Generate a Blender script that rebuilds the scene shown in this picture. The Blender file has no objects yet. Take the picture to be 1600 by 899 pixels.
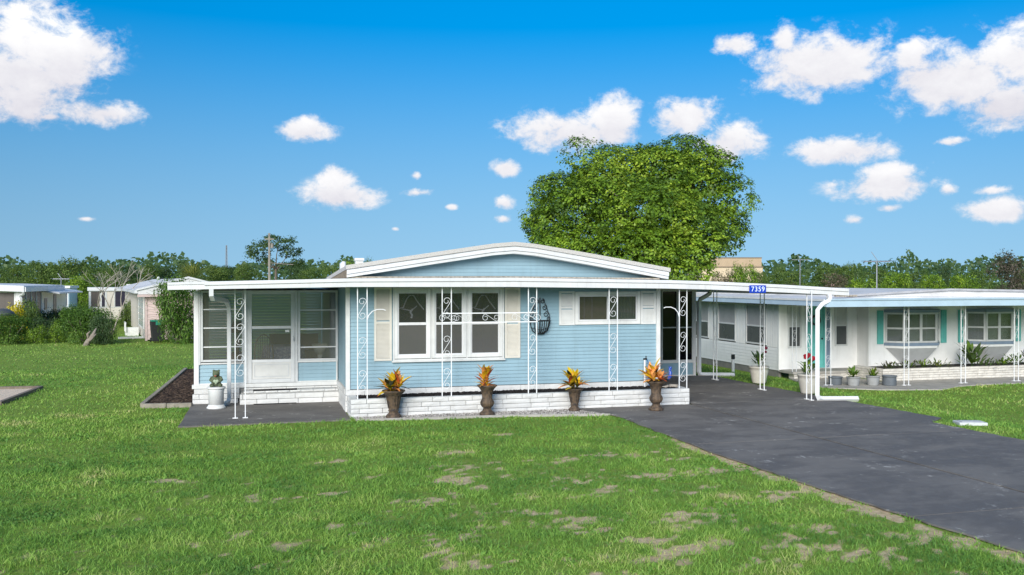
import bpy, math, random
import numpy as np
from mathutils import Vector, Matrix
R = math.radians
SC = bpy.context.scene
COL = SC.collection
rnd = random.Random(7)

# ------------------------------------------------------------------ camera
YAW = math.atan(0.2757)                       # the view is turned right of the house's own depth axis
CAM = Vector((-1.80, -18.53, 2.70))
cd = bpy.data.cameras.new("camera"); cam = bpy.data.objects.new("camera", cd); COL.objects.link(cam)
cd.sensor_width = 36.0; cd.lens = 36.0 * 1450 / 1600; cd.clip_start = 0.1; cd.clip_end = 6000
cam.location = CAM; cam.rotation_euler = (R(90 - 0.375), 0, -YAW)
SC.camera = cam
# ------------------------------------------------------------------ light
SUN_EL, SUN_AZ = R(23), R(208)                # azimuth clockwise from +Y: behind the camera, softened by thin cloud
SKY_STRENGTH = 0.083
sd = bpy.data.lights.new("sun", 'SUN'); sd.energy = 3.8; sd.angle = R(34); sd.color = (1.0, 0.95, 0.87)
sun = bpy.data.objects.new("sun", sd); COL.objects.link(sun)
sdir = Vector((math.sin(SUN_AZ) * math.cos(SUN_EL), math.cos(SUN_AZ) * math.cos(SUN_EL), math.sin(SUN_EL)))
sun.rotation_euler = sdir.to_track_quat('Z', 'Y').to_euler()
sun.location = (0, 0, 30)
vs = SC.view_settings
vs.view_transform = 'Standard'; vs.look = 'None'; vs.gamma = 1; vs.use_curve_mapping = False
vs.exposure = 0.45
try:
    SC.cycles.use_denoising = True
    SC.cycles.max_bounces = 5; SC.cycles.diffuse_bounces = 3; SC.cycles.transparent_max_bounces = 16
    SC.cycles.sample_clamp_indirect = 6
except Exception: pass

class NT:
    """tiny helper round a node tree"""
    def __init__(s, t): s.t = t; s.n = t.nodes; s.l = t.links
    def new(s, typ, **k):
        n = s.n.new(typ)
        for a, b in k.items(): setattr(n, a, b)
        return n
    def put(s, sock, v):
        if isinstance(v, bpy.types.NodeSocket): s.l.new(v, sock)
        else:
            if sock.type == 'RGBA' and len(v) == 3: v = (*v, 1)
            sock.default_value = v
    def m(s, op, a, b=None, c=None, clamp=False):
        n = s.new('ShaderNodeMath', operation=op, use_clamp=clamp)
        for i, v in enumerate((a, b, c)):
            if v is not None: s.put(n.inputs[i], v)
        return n.outputs[0]
    def mix(s, f, a, b, blend='MIX'):
        n = s.new('ShaderNodeMix', data_type='RGBA', blend_type=blend)
        s.put(n.inputs[0], f); s.put(n.inputs[6], a); s.put(n.inputs[7], b)
        return n.outputs[2]
    def noise(s, vec, scale, detail=4, rough=.5, dist=0.0):
        n = s.new('ShaderNodeTexNoise'); n.inputs['Scale'].default_value = scale
        n.inputs['Detail'].default_value = detail; n.inputs['Roughness'].default_value = rough
        n.inputs['Distortion'].default_value = dist
        if vec is not None: s.l.new(vec, n.inputs['Vector'])
        return n.outputs[0]
    def ramp(s, f, stops):
        n = s.new('ShaderNodeValToRGB'); e = n.color_ramp.elements
        while len(e) < len(stops): e.new(.5)
        for x, (p, c) in zip(e, stops): x.position = p; x.color = (*c, 1)
        s.put(n.inputs[0], f); return n.outputs[0]
    def step(s, v, a, b):
        n = s.new('ShaderNodeMapRange', interpolation_type='SMOOTHSTEP')
        s.put(n.inputs[0], v); s.put(n.inputs[1], a); s.put(n.inputs[2], b)
        return n.outputs[0]

# ------------------------------------------------------------------ sky with fair-weather cumulus
W = bpy.data.worlds.new("World"); SC.world = W; W.use_nodes = True
w = NT(W.node_tree); w.n.clear()
out = w.new('ShaderNodeOutputWorld'); bg = w.new('ShaderNodeBackground')
sky = w.new('ShaderNodeTexSky', sky_type='NISHITA'); sky.sun_disc = False
sky.sun_elevation = SUN_EL; sky.sun_rotation = SUN_AZ
sky.air_density = 0.6; sky.dust_density = 0.0; sky.ozone_density = 6.0; sky.altitude = 20
tc = w.new('ShaderNodeTexCoord')
# humid subtropical air: the horizon stays blue instead of burning out to white
sv = w.new('ShaderNodeVectorMath', operation='MULTIPLY_ADD'); w.l.new(tc.outputs['Generated'], sv.inputs[0])
sv.inputs[1].default_value = (1, 1, .22); sv.inputs[2].default_value = (0, 0, .13)
sn = w.new('ShaderNodeVectorMath', operation='NORMALIZE'); w.l.new(sv.outputs[0], sn.inputs[0]); w.l.new(sn.outputs[0], sky.inputs[0])
rot = w.new('ShaderNodeVectorRotate', rotation_type='Z_AXIS'); rot.inputs['Angle'].default_value = YAW
w.l.new(tc.outputs['Generated'], rot.inputs['Vector'])
sx = w.new('ShaderNodeSeparateXYZ'); w.l.new(rot.outputs[0], sx.inputs[0])
az0 = w.m('ARCTAN2', sx.outputs[0], sx.outputs[1])
el = w.m('ARCSINE', sx.outputs[2])
hs = w.new('ShaderNodeHueSaturation'); 
hz = w.step(el, R(-3), R(18))
w.put(hs.inputs['Hue'], w.m('ADD', .466, w.m('MULTIPLY', hz, .022)))
w.put(hs.inputs['Saturation'], w.m('ADD', .74, w.m('MULTIPLY', hz, .53)))
w.put(hs.inputs['Value'], w.m('ADD', .89, w.m('MULTIPLY', hz, .25)))
w.l.new(sky.outputs[0], hs.inputs['Color'])
# the same scatter of clouds goes on all round the horizon (mirrored every 62 degrees)
azp = w.m('SUBTRACT', w.m('PINGPONG', w.m('ADD', az0, R(31) + R(62) * 4), R(62)), R(31))
CL = [(48,72,98,62),(20,120,100,66),(95,105,60,52),(132,68,44,28),(46,165,40,28),(165,178,52,19),(75,183,26,9),(478,203,44,20),
      (530,306,66,22),(528,286,30,24),(652,301,36,10),(650,275,13,9),(705,324,13,7),(134,342,15,5),(618,358,9,5),
      (880,205,92,34),(955,190,48,40),(1075,185,62,32),(1140,225,60,32),(790,262,24,17),(787,317,22,13),(786,342,17,9),
      (1145,68,36,18),(1225,60,22,24),(1285,100,118,46),(1425,85,36,28),(1500,120,110,48),(1590,90,70,60),(1570,165,60,34),
      (1318,235,76,22),(1395,268,50,16),(1385,290,80,24),(1390,325,24,8),(1335,344,22,10),(1562,325,50,19),(1480,296,17,11),(1482,222,34,8),(1545,298,36,9)]
cc = w.new('ShaderNodeCombineXYZ'); w.put(cc.inputs[0], az0); w.put(cc.inputs[1], w.m('MULTIPLY', el, 1.35))
n1 = w.noise(cc.outputs[0], 30, 9, .66, .2)
n2 = w.noise(cc.outputs[0], 11, 3, .5)
nz = w.m('ADD', w.m('MULTIPLY', w.m('SUBTRACT', n1, .5), 2.2), w.m('MULTIPLY', w.m('SUBTRACT', n2, .5), .9))
best = None; bestv = None
pc = w.new('ShaderNodeCombineXYZ'); w.put(pc.inputs[0], azp); w.put(pc.inputs[1], el)
for (px, py, rx, ry) in CL:
    a0 = math.atan((px - 800) / 1450); e0 = math.atan((440 - py) / 1450 * math.cos(a0))
    ia, ie = 1450 / (rx * 1.12), 1450 / (ry * 1.12)
    dv = w.new('ShaderNodeVectorMath', operation='MULTIPLY_ADD'); w.l.new(pc.outputs[0], dv.inputs[0])
    dv.inputs[1].default_value = (ia, ie, 0); dv.inputs[2].default_value = (-a0 * ia, -e0 * ie, 0)
    ln = w.new('ShaderNodeVectorMath', operation='LENGTH'); w.l.new(dv.outputs[0], ln.inputs[0]); q = ln.outputs['Value']
    sp_ = w.new('ShaderNodeSeparateXYZ'); w.l.new(dv.outputs[0], sp_.inputs[0])
    hgt = w.m('MULTIPLY', sp_.outputs[1], w.m('SUBTRACT', 1.45, q, clamp=True))
    if ry < 20: q = w.m('ADD', q, .42 * (1 - ry / 20))
    best = q if best is None else w.m('SMOOTH_MIN', best, q, .12)
    bestv = hgt if bestv is None else w.m('ADD', bestv, hgt)
best = w.m('SUBTRACT', 1.0, best)
# high in the sky, above the picture, the same kind of cumulus goes on as plain noise
n3 = w.noise(cc.outputs[0], 5.5, 2, .5)
hi = w.m('ADD', w.m('MULTIPLY', w.m('SUBTRACT', n3, .60), 5.0), w.m('MULTIPLY', w.step(el, .33, .5), .25))
hi = w.m('SUBTRACT', hi, w.m('MULTIPLY', w.m('SUBTRACT', 1.0, w.step(el, .33, .5)), 6.0))
base = w.m('MAXIMUM', best, hi)
dens = w.m('ADD', base, nz)
alpha = w.m('POWER', w.step(dens, -.06, .62), 1.1)
alpha = w.m('MULTIPLY', alpha, w.step(base, -.45, .1))
# sunlit crowns, slightly grey-mauve bases
lit = w.m('ADD', w.m('ADD', w.m('MULTIPLY', bestv, .38), .42), w.m('MULTIPLY', w.m('SUBTRACT', n1, .5), 1.1), clamp=True)
CLOUD = 8.4
ccol = w.mix(lit, (.80 * CLOUD, .79 * CLOUD, .86 * CLOUD), (1.12 * CLOUD, 1.12 * CLOUD, 1.12 * CLOUD))
col = w.mix(alpha, hs.outputs[0], ccol)
w.l.new(col, bg.inputs[0]); bg.inputs[1].default_value = SKY_STRENGTH
w.l.new(bg.outputs[0], out.inputs[0])
W.cycles.sampling_method = 'MANUAL'; W.cycles.sample_map_resolution = 512

# ------------------------------------------------------------------ materials
MATS = {}
def mat(name, color, rough=.6, var=.12, scale=6.0, bump=0.0, bscale=40.0, spec=.4, metal=0.0, color2=None, coords='Object', streak=0.0):
    if name in MATS: return MATS[name]
    m = bpy.data.materials.new(name); m.use_nodes = True; t = NT(m.node_tree)
    b = t.n['Principled BSDF']
    tcd = t.new('ShaderNodeTexCoord'); geo = t.new('ShaderNodeNewGeometry')
    vec = tcd.outputs['Object'] if coords == 'Object' else geo.outputs['Position']
    n = t.noise(vec, scale, 6, .6)
    c2 = color2 or tuple(max(0, c * (1 - 2.2 * var)) for c in color)
    f = t.step(n, .35, .75)
    oi = t.new('ShaderNodeObjectInfo')
    base = t.mix(f, color, c2)
    if streak:
        mp_ = t.new('ShaderNodeMapping'); mp_.inputs['Scale'].default_value = (9, 9, .55); t.l.new(geo.outputs['Position'], mp_.inputs[0])
        sk_ = t.m('MULTIPLY', t.step(t.noise(mp_.outputs[0], 1.0, 6, .7), .48, .78), streak)
        base = t.mix(sk_, base, tuple(c * q for c, q in zip(color, (.70, .67, .62))))
    j = t.m('ADD', .93, t.m('MULTIPLY', oi.outputs['Random'], .14))
    hsn = t.new('ShaderNodeHueSaturation'); t.put(hsn.inputs['Value'], j); t.put(hsn.inputs['Color'], base)
    t.l.new(hsn.outputs[0], b.inputs['Base Color'])
    t.put(b.inputs['Roughness'], t.m('ADD', rough - .06, t.m('MULTIPLY', n, .14), clamp=True))
    b.inputs['Specular IOR Level'].default_value = spec; b.inputs['Metallic'].default_value = metal
    if bump:
        bn = t.new('ShaderNodeBump'); bn.inputs['Strength'].default_value = bump; bn.inputs['Distance'].default_value = .02
        t.l.new(t.noise(vec, bscale, 5, .65), bn.inputs['Height']); t.l.new(bn.outputs[0], b.inputs['Normal'])
    MATS[name] = m
    return m

def leafmat(name, stops, rough=.5, trans=.25):
    if name in MATS: return MATS[name]
    m = bpy.data.materials.new(name); m.use_nodes = True; t = NT(m.node_tree); t.n.clear()
    o = t.new('ShaderNodeOutputMaterial')
    at = t.new('ShaderNodeAttribute', attribute_name='tint')
    geo = t.new('ShaderNodeNewGeometry')
    big = t.noise(geo.outputs['Position'], .35, 2, .5)
    f = t.m('ADD', at.outputs['Fac'], t.m('MULTIPLY', t.m('SUBTRACT', big, .5), .5), clamp=True)
    c = t.ramp(f, stops)
    p = t.new('ShaderNodeBsdfPrincipled'); t.l.new(c, p.inputs['Base Color']); p.inputs['Roughness'].default_value = rough
    p.inputs['Specular IOR Level'].default_value = .25
    tr = t.new('ShaderNodeBsdfTranslucent'); t.l.new(t.mix(.35, c, (.30, .42, .05), 'MIX') if 'croton' not in name and 'yellow' not in name else c, tr.inputs[0])
    mx = t.new('ShaderNodeMixShader'); mx.inputs[0].default_value = trans
    t.l.new(p.outputs[0], mx.inputs[1]); t.l.new(tr.outputs[0], mx.inputs[2]); t.l.new(mx.outputs[0], o.inputs[0])
    MATS[name] = m
    return m

def glassmat(name, tint, haze=.12, hazecol=(.3,.3,.3), gloss=.06):
    if name in MATS: return MATS[name]
    m = bpy.data.materials.new(name); m.use_nodes = True; t = NT(m.node_tree); t.n.clear()
    o = t.new('ShaderNodeOutputMaterial')
    tp = t.new('ShaderNodeBsdfTransparent'); tp.inputs[0].default_value = (*tint, 1)
    gl = t.new('ShaderNodeBsdfGlossy'); gl.inputs['Roughness'].default_value = .03
    fr = t.new('ShaderNodeFresnel'); fr.inputs[0].default_value = 1.45
    df = t.new('ShaderNodeBsdfDiffuse'); df.inputs[0].default_value = (*hazecol, 1)
    m1 = t.new('ShaderNodeMixShader'); m1.inputs[0].default_value = haze
    t.l.new(tp.outputs[0], m1.inputs[1]); t.l.new(df.outputs[0], m1.inputs[2])
    m2 = t.new('ShaderNodeMixShader'); t.put(m2.inputs[0], t.m('ADD', t.m('MULTIPLY', fr.outputs[0], .8), gloss - .03, clamp=True))
    t.l.new(m1.outputs[0], m2.inputs[1]); t.l.new(gl.outputs[0], m2.inputs[2]); t.l.new(m2.outputs[0], o.inputs[0])
    MATS[name] = m
    return m

WHITE = mat('white_painted_metal', (.68,.69,.70), .45, .05, 3, streak=.5)
TRIM = mat('white_trim', (.69,.70,.69), .5, .06, 4, streak=.4)
IRON = mat('white_painted_iron', (.80,.81,.82), .4, .05, 8)
BLUE = mat('pale_blue_siding', (.25,.385,.455), .5, .05, 1.6, coords='World', streak=.35)
CREAM = mat('cream_shutter', (.66,.63,.56), .6, .04, 5)
BRICK = mat('white_painted_brick', (.66,.665,.655), .7, .06, 5, .6, 45, coords='World', color2=(.58,.58,.565), streak=.35)
MORTAR = mat('white_mortar', (.30,.30,.29), .85, .12, 12, .4, 50)
MULCH = mat('dark_mulch', (.025,.02,.018), .95, .25, 30, .8, 60)
ASPHALT = None
GLASS = glassmat('clear_window_glass', (.75,.78,.78), .07, (.25,.25,.25))
SCREEN = glassmat('insect_screen', (.42,.42,.42), .42, (.20,.20,.19), .04)
DARKSCREEN = glassmat('dark_tinted_screen', (.10,.085,.13), .30, (.012,.010,.02), .035)
SMOKE = glassmat('porch_glass', (.95,.95,.93), .11, (.42,.42,.39), .05)
BLACKIRON = mat('black_wrought_iron', (.018,.02,.022), .5, .1, 10)
DARK = mat('dark_interior', (.06,.055,.05), .9, .1, 3)
BARK = mat('grey_brown_bark', (.14,.115,.09), .9, .2, 9, .6, 30)

# ------------------------------------------------------------------ mesh helpers
class MB:
    def __init__(s): s.v = []; s.f = []
    def add(s, vs, fs):
        o = len(s.v); s.v += [tuple(p) for p in vs]; s.f += [tuple(o + i for i in f) for f in fs]; return s
    def box(s, x0, x1, y0, y1, z0, z1):
        return s.add([(x0,y0,z0),(x1,y0,z0),(x1,y1,z0),(x0,y1,z0),(x0,y0,z1),(x1,y0,z1),(x1,y1,z1),(x0,y1,z1)],
                     [(0,3,2,1),(4,5,6,7),(0,1,5,4),(1,2,6,5),(2,3,7,6),(3,0,4,7)])
    def quad(s, a, b, c, d): return s.add([a,b,c,d], [(0,1,2,3)])
    def prism_y(s, poly, y0, y1):        # poly in (x,z), extruded along y
        n = len(poly); vs = [(x,y0,z) for x,z in poly] + [(x,y1,z) for x,z in poly]
        return s.add(vs, [tuple(range(n)), tuple(range(2*n-1, n-1, -1))] + [(i, i+n, (i+1)%n+n, (i+1)%n) for i in range(n)])
    def prism_z(s, poly, z0, z1):
        n = len(poly); vs = [(x,y,z0) for x,y in poly] + [(x,y,z1) for x,y in poly]
        return s.add(vs, [tuple(range(n-1,-1,-1)), tuple(range(n, 2*n))] + [(i, (i+1)%n, (i+1)%n+n, i+n) for i in range(n)])
    def strip(s, us, ztop, zbot, v0, v1):   # a band following a bent line in u
        n = len(us); vs = []
        for u, a, b in zip(us, ztop, zbot): vs += [(u,v0,b),(u,v0,a),(u,v1,a),(u,v1,b)]
        fs = [(0,1,2,3), (4*n-1,4*n-2,4*n-3,4*n-4)]
        for i in range(n-1):
            o = 4*i
            for k in range(4): fs.append((o+k, o+4+k, o+4+(k+1)%4, o+(k+1)%4))
        return s.add(vs, fs)
    def tube(s, pts, r, n=6, r2=None, square=False):
        pts = [Vector(p) for p in pts]; k = len(pts); vs = []; prev = None
        if square: n = 4
        for i, p in enumerate(pts):
            d = (pts[min(i+1,k-1)] - pts[max(i-1,0)]).normalized()
            if prev is None:
                a = Vector((0,0,1)) if abs(d.z) < .9 else Vector((0,1,0))
                x = d.cross(a).normalized()
            else:
                x = prev - d * prev.dot(d)
                x = x.normalized() if x.length > 1e-6 else d.orthogonal().normalized()
            prev = x; y = d.cross(x)
            rr = r[i] if isinstance(r, (list, tuple)) else (r if r2 is None else r + (r2 - r) * i / max(1, k-1))
            for j in range(n):
                t = 2*math.pi*(j+.5)/n; vs.append(p + (x*math.cos(t) + y*math.sin(t))*rr*(1.414 if square else 1))
        fs = [tuple(range(n-1,-1,-1)), tuple(range((k-1)*n, k*n))]
        for i in range(k-1):
            for j in range(n): fs.append((i*n+j, i*n+(j+1)%n, (i+1)*n+(j+1)%n, (i+1)*n+j))
        return s.add(vs, fs)
    def lathe(s, prof, n=24, c=(0,0,0), flute=0, fa=0.0, fz=(0,0)):
        vs = []; k = len(prof)
        for r, z in prof:
            for j in range(n):
                t = 2*math.pi*j/n; rr = r
                if flute and fz[0] <= z <= fz[1]: rr = r*(1 - fa*(.5+.5*math.cos(flute*t)))
                vs.append((c[0]+rr*math.cos(t), c[1]+rr*math.sin(t), c[2]+z))
        fs = [tuple(range(n-1,-1,-1)), tuple(range((k-1)*n, k*n))]
        for i in range(k-1):
            for j in range(n): fs.append((i*n+j, i*n+(j+1)%n, (i+1)*n+(j+1)%n, (i+1)*n+j))
        return s.add(vs, fs)
    def ball(s, c, r, nu=12, nv=8, jit=0, rg=rnd):
        if not isinstance(r, (tuple, list)): r = (r,r,r)
        vs = [(c[0],c[1],c[2]-r[2])]
        for i in range(1, nv):
            ph = math.pi*i/nv - math.pi/2
            for j in range(nu):
                t = 2*math.pi*j/nu; q = 1 + rg.uniform(-jit,jit)
                vs.append((c[0]+r[0]*q*math.cos(ph)*math.cos(t), c[1]+r[1]*q*math.cos(ph)*math.sin(t), c[2]+r[2]*q*math.sin(ph)))
        vs.append((c[0],c[1],c[2]+r[2])); L = len(vs)-1; fs = []
        for j in range(nu): fs.append((0, 1+(j+1)%nu, 1+j)); fs.append((L, L-nu+j, L-nu+(j+1)%nu))
        for i in range(nv-2):
            for j in range(nu): a = 1+i*nu; fs.append((a+j, a+(j+1)%nu, a+nu+(j+1)%nu, a+nu+j))
        return s.add(vs, fs)
    def mesh(s, name, m, smooth=False):
        me = bpy.data.meshes.new(name); me.from_pydata(s.v, [], s.f); me.update()
        if m: me.materials.append(m)
        if smooth: me.polygons.foreach_set('use_smooth', [True]*len(me.polygons)); me.update()
        return me
    def build(s, name, m, parent=None, loc=(0,0,0), smooth=False, bevel=0):
        return obj(name, s.mesh(name, m, smooth), parent, loc, bevel=bevel)

def obj(name, me, parent=None, loc=(0,0,0), rot=(0,0,0), scale=(1,1,1), bevel=0):
    o = bpy.data.objects.new(name, me); COL.objects.link(o)
    o.location = loc; o.rotation_euler = rot; o.scale = scale
    if parent is not None: o.parent = parent
    if bevel:
        b = o.modifiers.new('bevel', 'BEVEL'); b.width = bevel; b.segments = 2; b.limit_method = 'ANGLE'
    return o
def tag(o, label=None, cat=None, group=None, kind=None):
    if label: o['label'] = label
    if cat: o['category'] = cat
    if group: o['group'] = group
    if kind: o['kind'] = kind
    return o
def thing(name, label, cat, loc=(0,0,0), rz=0, group=None):
    o = bpy.data.objects.new(name, None); COL.objects.link(o); o.location = loc; o.rotation_euler = (0,0,rz)
    o.empty_display_size = .2
    return tag(o, label, cat, group)
def clone(src, parent=None):
    c = src.copy(); COL.objects.link(c)
    if parent is not None: c.parent = parent
    for ch in list(src.children): clone(ch, c)
    return c
def at(x, D):                      # a spot on the ground by picture column and distance, for far background things
    X = (x - 800) / 1450 * D
    return (CAM.x + X*math.cos(YAW) + D*math.sin(YAW), CAM.y - X*math.sin(YAW) + D*math.cos(YAW))

def siding(mb, u0, u1, z0, z1, v, board=.078, lip=.017, holes=(), axis='u', sgn=-1):
    """lapped boards on the plane v (facing sgn), cut round the holes (u0,u1,z0,z1)"""
    n = max(1, round((z1-z0)/board)); h = (z1-z0)/n
    for i in range(n):
        a, b = z0+i*h, z0+(i+1)*h
        cuts = sorted({a, b} | {min(max(q, a), b) for hh in holes for q in hh[2:4]})
        for za, zb in zip(cuts, cuts[1:]):
            if zb - za < 1e-5: continue
            zm = (za+zb)/2; segs = [(u0,u1)]
            for (x0,x1,y0,y1) in holes:
                if y0 < zm < y1:
                    ns = []
                    for s0, s1 in segs:
                        if x1 <= s0 or x0 >= s1: ns.append((s0,s1)); continue
                        if x0 > s0: ns.append((s0,x0))
                        if x1 < s1: ns.append((x1,s1))
                    segs = ns
            la = lip*(1-(za-a)/h); lb = lip*(1-(zb-a)/h)
            for s0, s1 in segs:
                P = (lambda q, o, z: (q, v+sgn*o, z)) if axis == 'u' else (lambda q, o, z: (v+sgn*o, q, z))
                mb.quad(P(s0,la,za), P(s1,la,za), P(s1,lb,zb), P(s0,lb,zb))
                if abs(za-a) < 1e-6: mb.quad(P(s0,0,za), P(s1,0,za), P(s1,la,za), P(s0,la,za))
    return mb

def frame(mb, u0, u1, z0, z1, wd, v0, v1, axis='u'):
    bx = mb.box if axis == 'u' else (lambda a,b,c,d,e,f: mb.box(c,d,a,b,e,f))
    bx(u0,u0+wd,v0,v1,z0,z1); bx(u1-wd,u1,v0,v1,z0,z1)
    bx(u0+wd,u1-wd,v0,v1,z0,z0+wd); bx(u0+wd,u1-wd,v0,v1,z1-wd,z1)
    return mb

BR = []
for k in range(8):
    b = MB(); nx, nz = 5, 3; vs = []; fs = []
    g = random.Random(50+k)
    for i in range(nz):
        for j in range(nx):
            e = (i in (0,nz-1)) or (j in (0,nx-1))
            vs.append((j/(nx-1), (.0 if e else -g.uniform(.2,1)*.055)+g.uniform(0,.012), i/(nz-1)))
    for i in range(nz-1):
        for j in range(nx-1): a = i*nx+j; fs.append((a,a+1,a+nx+1,a+nx))
    o = len(vs); vs += [(0,1,0),(1,1,0),(1,1,1),(0,1,1)]
    fs += [(0,o,o+1)+tuple(range(nx-1,0,-1)), tuple(range((nz-1)*nx, nz*nx))+(o+2,o+3), (0,nx,2*nx,o+3,o), (nx-1,o+1,o+2,nz*nx-1,2*nx-1)]
    b.add(vs, fs); BR.append(b)
BRM = {}
def bricks(parent, u0, u1, v, z0, courses, h, length, m, axis='u', sgn=1, depth=.10, seed=1, gap=.009, irregular=.35):
    """individual bricks, outer face on the plane v; sgn=1 faces the low side of the normal axis"""
    if m.name not in BRM: BRM[m.name] = [b.mesh('brick', m) for b in BR]
    g = random.Random(seed)
    for c in range(courses):
        x = u0 - (length*g.uniform(.2,.6))
        while x < u1 - .02:
            L = length*(1+g.uniform(-irregular,irregular)); a, b = max(x,u0), min(x+L,u1); x += L
            if b - a < .04: continue
            z = z0 + c*h; off = g.uniform(-.006,.006)
            if axis == 'u':
                obj('brick', g.choice(BRM[m.name]), parent, (a+gap/2, v+off, z+gap/2), (0,0,0), (b-a-gap, depth, h-gap))
            elif sgn > 0:      # faces +x : brick's -y axis -> +x
                obj('brick', g.choice(BRM[m.name]), parent, (v-off, a+gap/2, z+gap/2), (0,0,R(90)), (b-a-gap, depth, h-gap))
            else:              # faces -x
                obj('brick', g.choice(BRM[m.name]), parent, (v+off, b-gap/2, z+gap/2), (0,0,R(-90)), (b-a-gap, depth, h-gap))

# ------------------------------------------------------------------ ground
def fbm(x, y, seed=0, octs=4):
    g = np.random.default_rng(seed); T = g.random((64,64)); r = np.zeros_like(x, dtype=float); a = .5; f = 1.0; tot = 0
    for o in range(octs):
        X, Y = x*f+17.3*o, y*f-9.1*o; i, j = np.floor(X).astype(int), np.floor(Y).astype(int); fx, fy = X-i, Y-j
        fx = fx*fx*(3-2*fx); fy = fy*fy*(3-2*fy)
        q = T[i%64,j%64]*(1-fx)*(1-fy)+T[(i+1)%64,j%64]*fx*(1-fy)+T[i%64,(j+1)%64]*(1-fx)*fy+T[(i+1)%64,(j+1)%64]*fx*fy
        r += a*q; tot += a; a *= .5; f *= 2
    return r/tot
def sst(x, a, b):
    t = np.clip((x-a)/(b-a), 0, 1); return t*t*(3-2*t)
def gz(u, v):
    u = np.asarray(u, float); v = np.asarray(v, float)
    return -.36*sst(u, 11.4, 14.2) - .012*sst(u, -60, -30)
BARE = [(-5.6,-7.6,.35,.22),(-4.9,-1.5,.30,.22),(-3.55,-9.6,.3,.2),(-6.6,-10.0,.7,.3),(-5.1,-9.1,.45,.2),(-2.25,-8.6,.32,.22),(-1.5,-9.4,.4,.25),(-1.2,-6.6,.5,.22),
        (.2,-9.5,.55,.3),(1.3,-8.7,.5,.25),(.6,-6.2,.4,.2),(2.4,-7.2,.5,.22),(2.9,-8.8,.65,.4),(3.5,-6.5,.6,.25),(4.2,-8.1,.6,.35),(3.2,-5.0,.55,.22),(4.4,-6.6,.5,.3),(4.5,-9.6,.6,.4),
        (2.2,-10.0,.6,.3),(3.6,-10.6,.6,.35),(1.2,-4.2,.4,.18),(2.5,-2.7,.3,.15),(-.8,-4.4,.3,.15),(-2.9,-5.2,.35,.18),(4.6,-4.9,.45,.4),(-.2,-11.0,.5,.3),(1.0,-10.6,.45,.25),(-4.2,-11.0,.6,.3)]
def bare(u, v):
    p = fbm(u*.9, v*1.35, 3, 3); q = fbm(u*3.3, v*4.3, 9, 3); r = fbm(u*10, v*12, 15, 2)
    zone = sst(-v, 1.5, 7.5)*(.50+.50*sst(u, -5, 3.5))
    k = np.zeros_like(u, dtype=float)
    for (x, y, rx, ry) in BARE: k = np.maximum(k, np.exp(-((u-x)/(rx*1.2))**2 - ((v-y)/(ry*1.2))**2))
    m = .28*p + .38*q + .34*r + .11*k + .02*zone
    b = sst(m, .575, .74)*np.maximum(zone, k)
    eu = 5.10 + .045*np.clip(-v-5, 0, 20)
    edge = np.exp(-((u-eu+.06)/(.12+.16*p))**2)*sst(-v, 2.6, 4.6)
    b = np.maximum(b, sst(edge*.75 + (q-.5)*1.1 + (r-.5)*.6, .35, .75)*(edge > .02))
    return np.clip(b, 0, 1)
DRIVE = [(4.62,-.02),(7.42,-.02),(7.42,5.6),(10.70,5.6),(10.72,3.6),(10.90,.9),(11.18,-3.2),(10.60,-3.62),(10.70,-5.8),(10.95,-14),(11.2,-22),(6.35,-22),(5.98,-16),(5.53,-11),(5.30,-8.7),(5.10,-5.1),(5.16,-1.8),(5.12,-1.1)]
SLAB = [(-3.20,-.34),(-.03,-.30),(-.03,3.0),(-3.16,3.0)]
GRAVEL = [(.06,-.34),(1.2,-.52),(3.0,-.60),(5.08,-1.0),(4.60,-.02),(.0,-.02)]
BED = [(-4.12,2.78),(-3.16,2.60),(-3.16,11.2),(-3.86,11.2)]
PAD = [(-12,4.1),(-7.25,4.1),(-7.05,7.1),(-12,7.5)]
PATIO = [(13.7,4.9),(15.2,3.9),(16.9,3.5),(18.0,4.1),(19.5,4.25),(24.5,4.1),(24.5,5.7),(16.5,5.7),(16.5,7.2),(14.3,7.2),(14.1,6.4)]
def inside(poly, u, v):
    c = np.zeros(u.shape, bool); n = len(poly)
    for i in range(n):
        (x1,y1),(x2,y2) = poly[i], poly[(i+1)%n]
        if y1 == y2: continue
        k = ((y1 > v) != (y2 > v)) & (u < (x2-x1)*(v-y1)/(y2-y1)+x1)
        c ^= k
    return c
def axis_pts(parts):
    r = []
    for a, b, s in parts: r += list(np.arange(a, b, s))
    return np.array(r + [parts[-1][1]])
ux = axis_pts([(-3000,-300,900),(-300,-60,60),(-60,-14,6),(-14,-8,.5),(-8,7,.10),(7,16,.3),(16,40,4),(40,300,60),(300,3000,900)])
vy = axis_pts([(-400,-60,60),(-60,-22,8),(-22,-12.5,.5),(-12.5,-1,.10),(-1,12,.4),(12,60,4),(60,300,40),(300,4000,925)])
U, V_ = np.meshgrid(ux, vy); shp = U.shape
Z = gz(U, V_) + (fbm(U*.8, V_*.8, 5, 3)-.5)*.05*sst(-V_, .8, 2.5)*(1-sst(U, 3.6, 4.8))*(1-sst(-V_, 14, 20))*sst(U, -20, -10)
me = bpy.data.meshes.new('lawn')
idx = np.arange(U.size).reshape(shp)
F = np.stack([idx[:-1,:-1], idx[:-1,1:], idx[1:,1:], idx[1:,:-1]], -1).reshape(-1,4)
me.from_pydata(np.stack([U,V_,Z],-1).reshape(-1,3).tolist(), [], F.tolist())
at_b = me.attributes.new('bare', 'FLOAT', 'POINT'); at_b.data.foreach_set('value', bare(U, V_).ravel().astype(np.float32))
me.polygons.foreach_set('use_smooth', [True]*len(me.polygons)); me.update()
LM = bpy.data.materials.new('lawn_ground'); LM.use_nodes = True; t = NT(LM.node_tree); b = t.n['Principled BSDF']
geo = t.new('ShaderNodeNewGeometry'); P = geo.outputs['Position']
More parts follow.
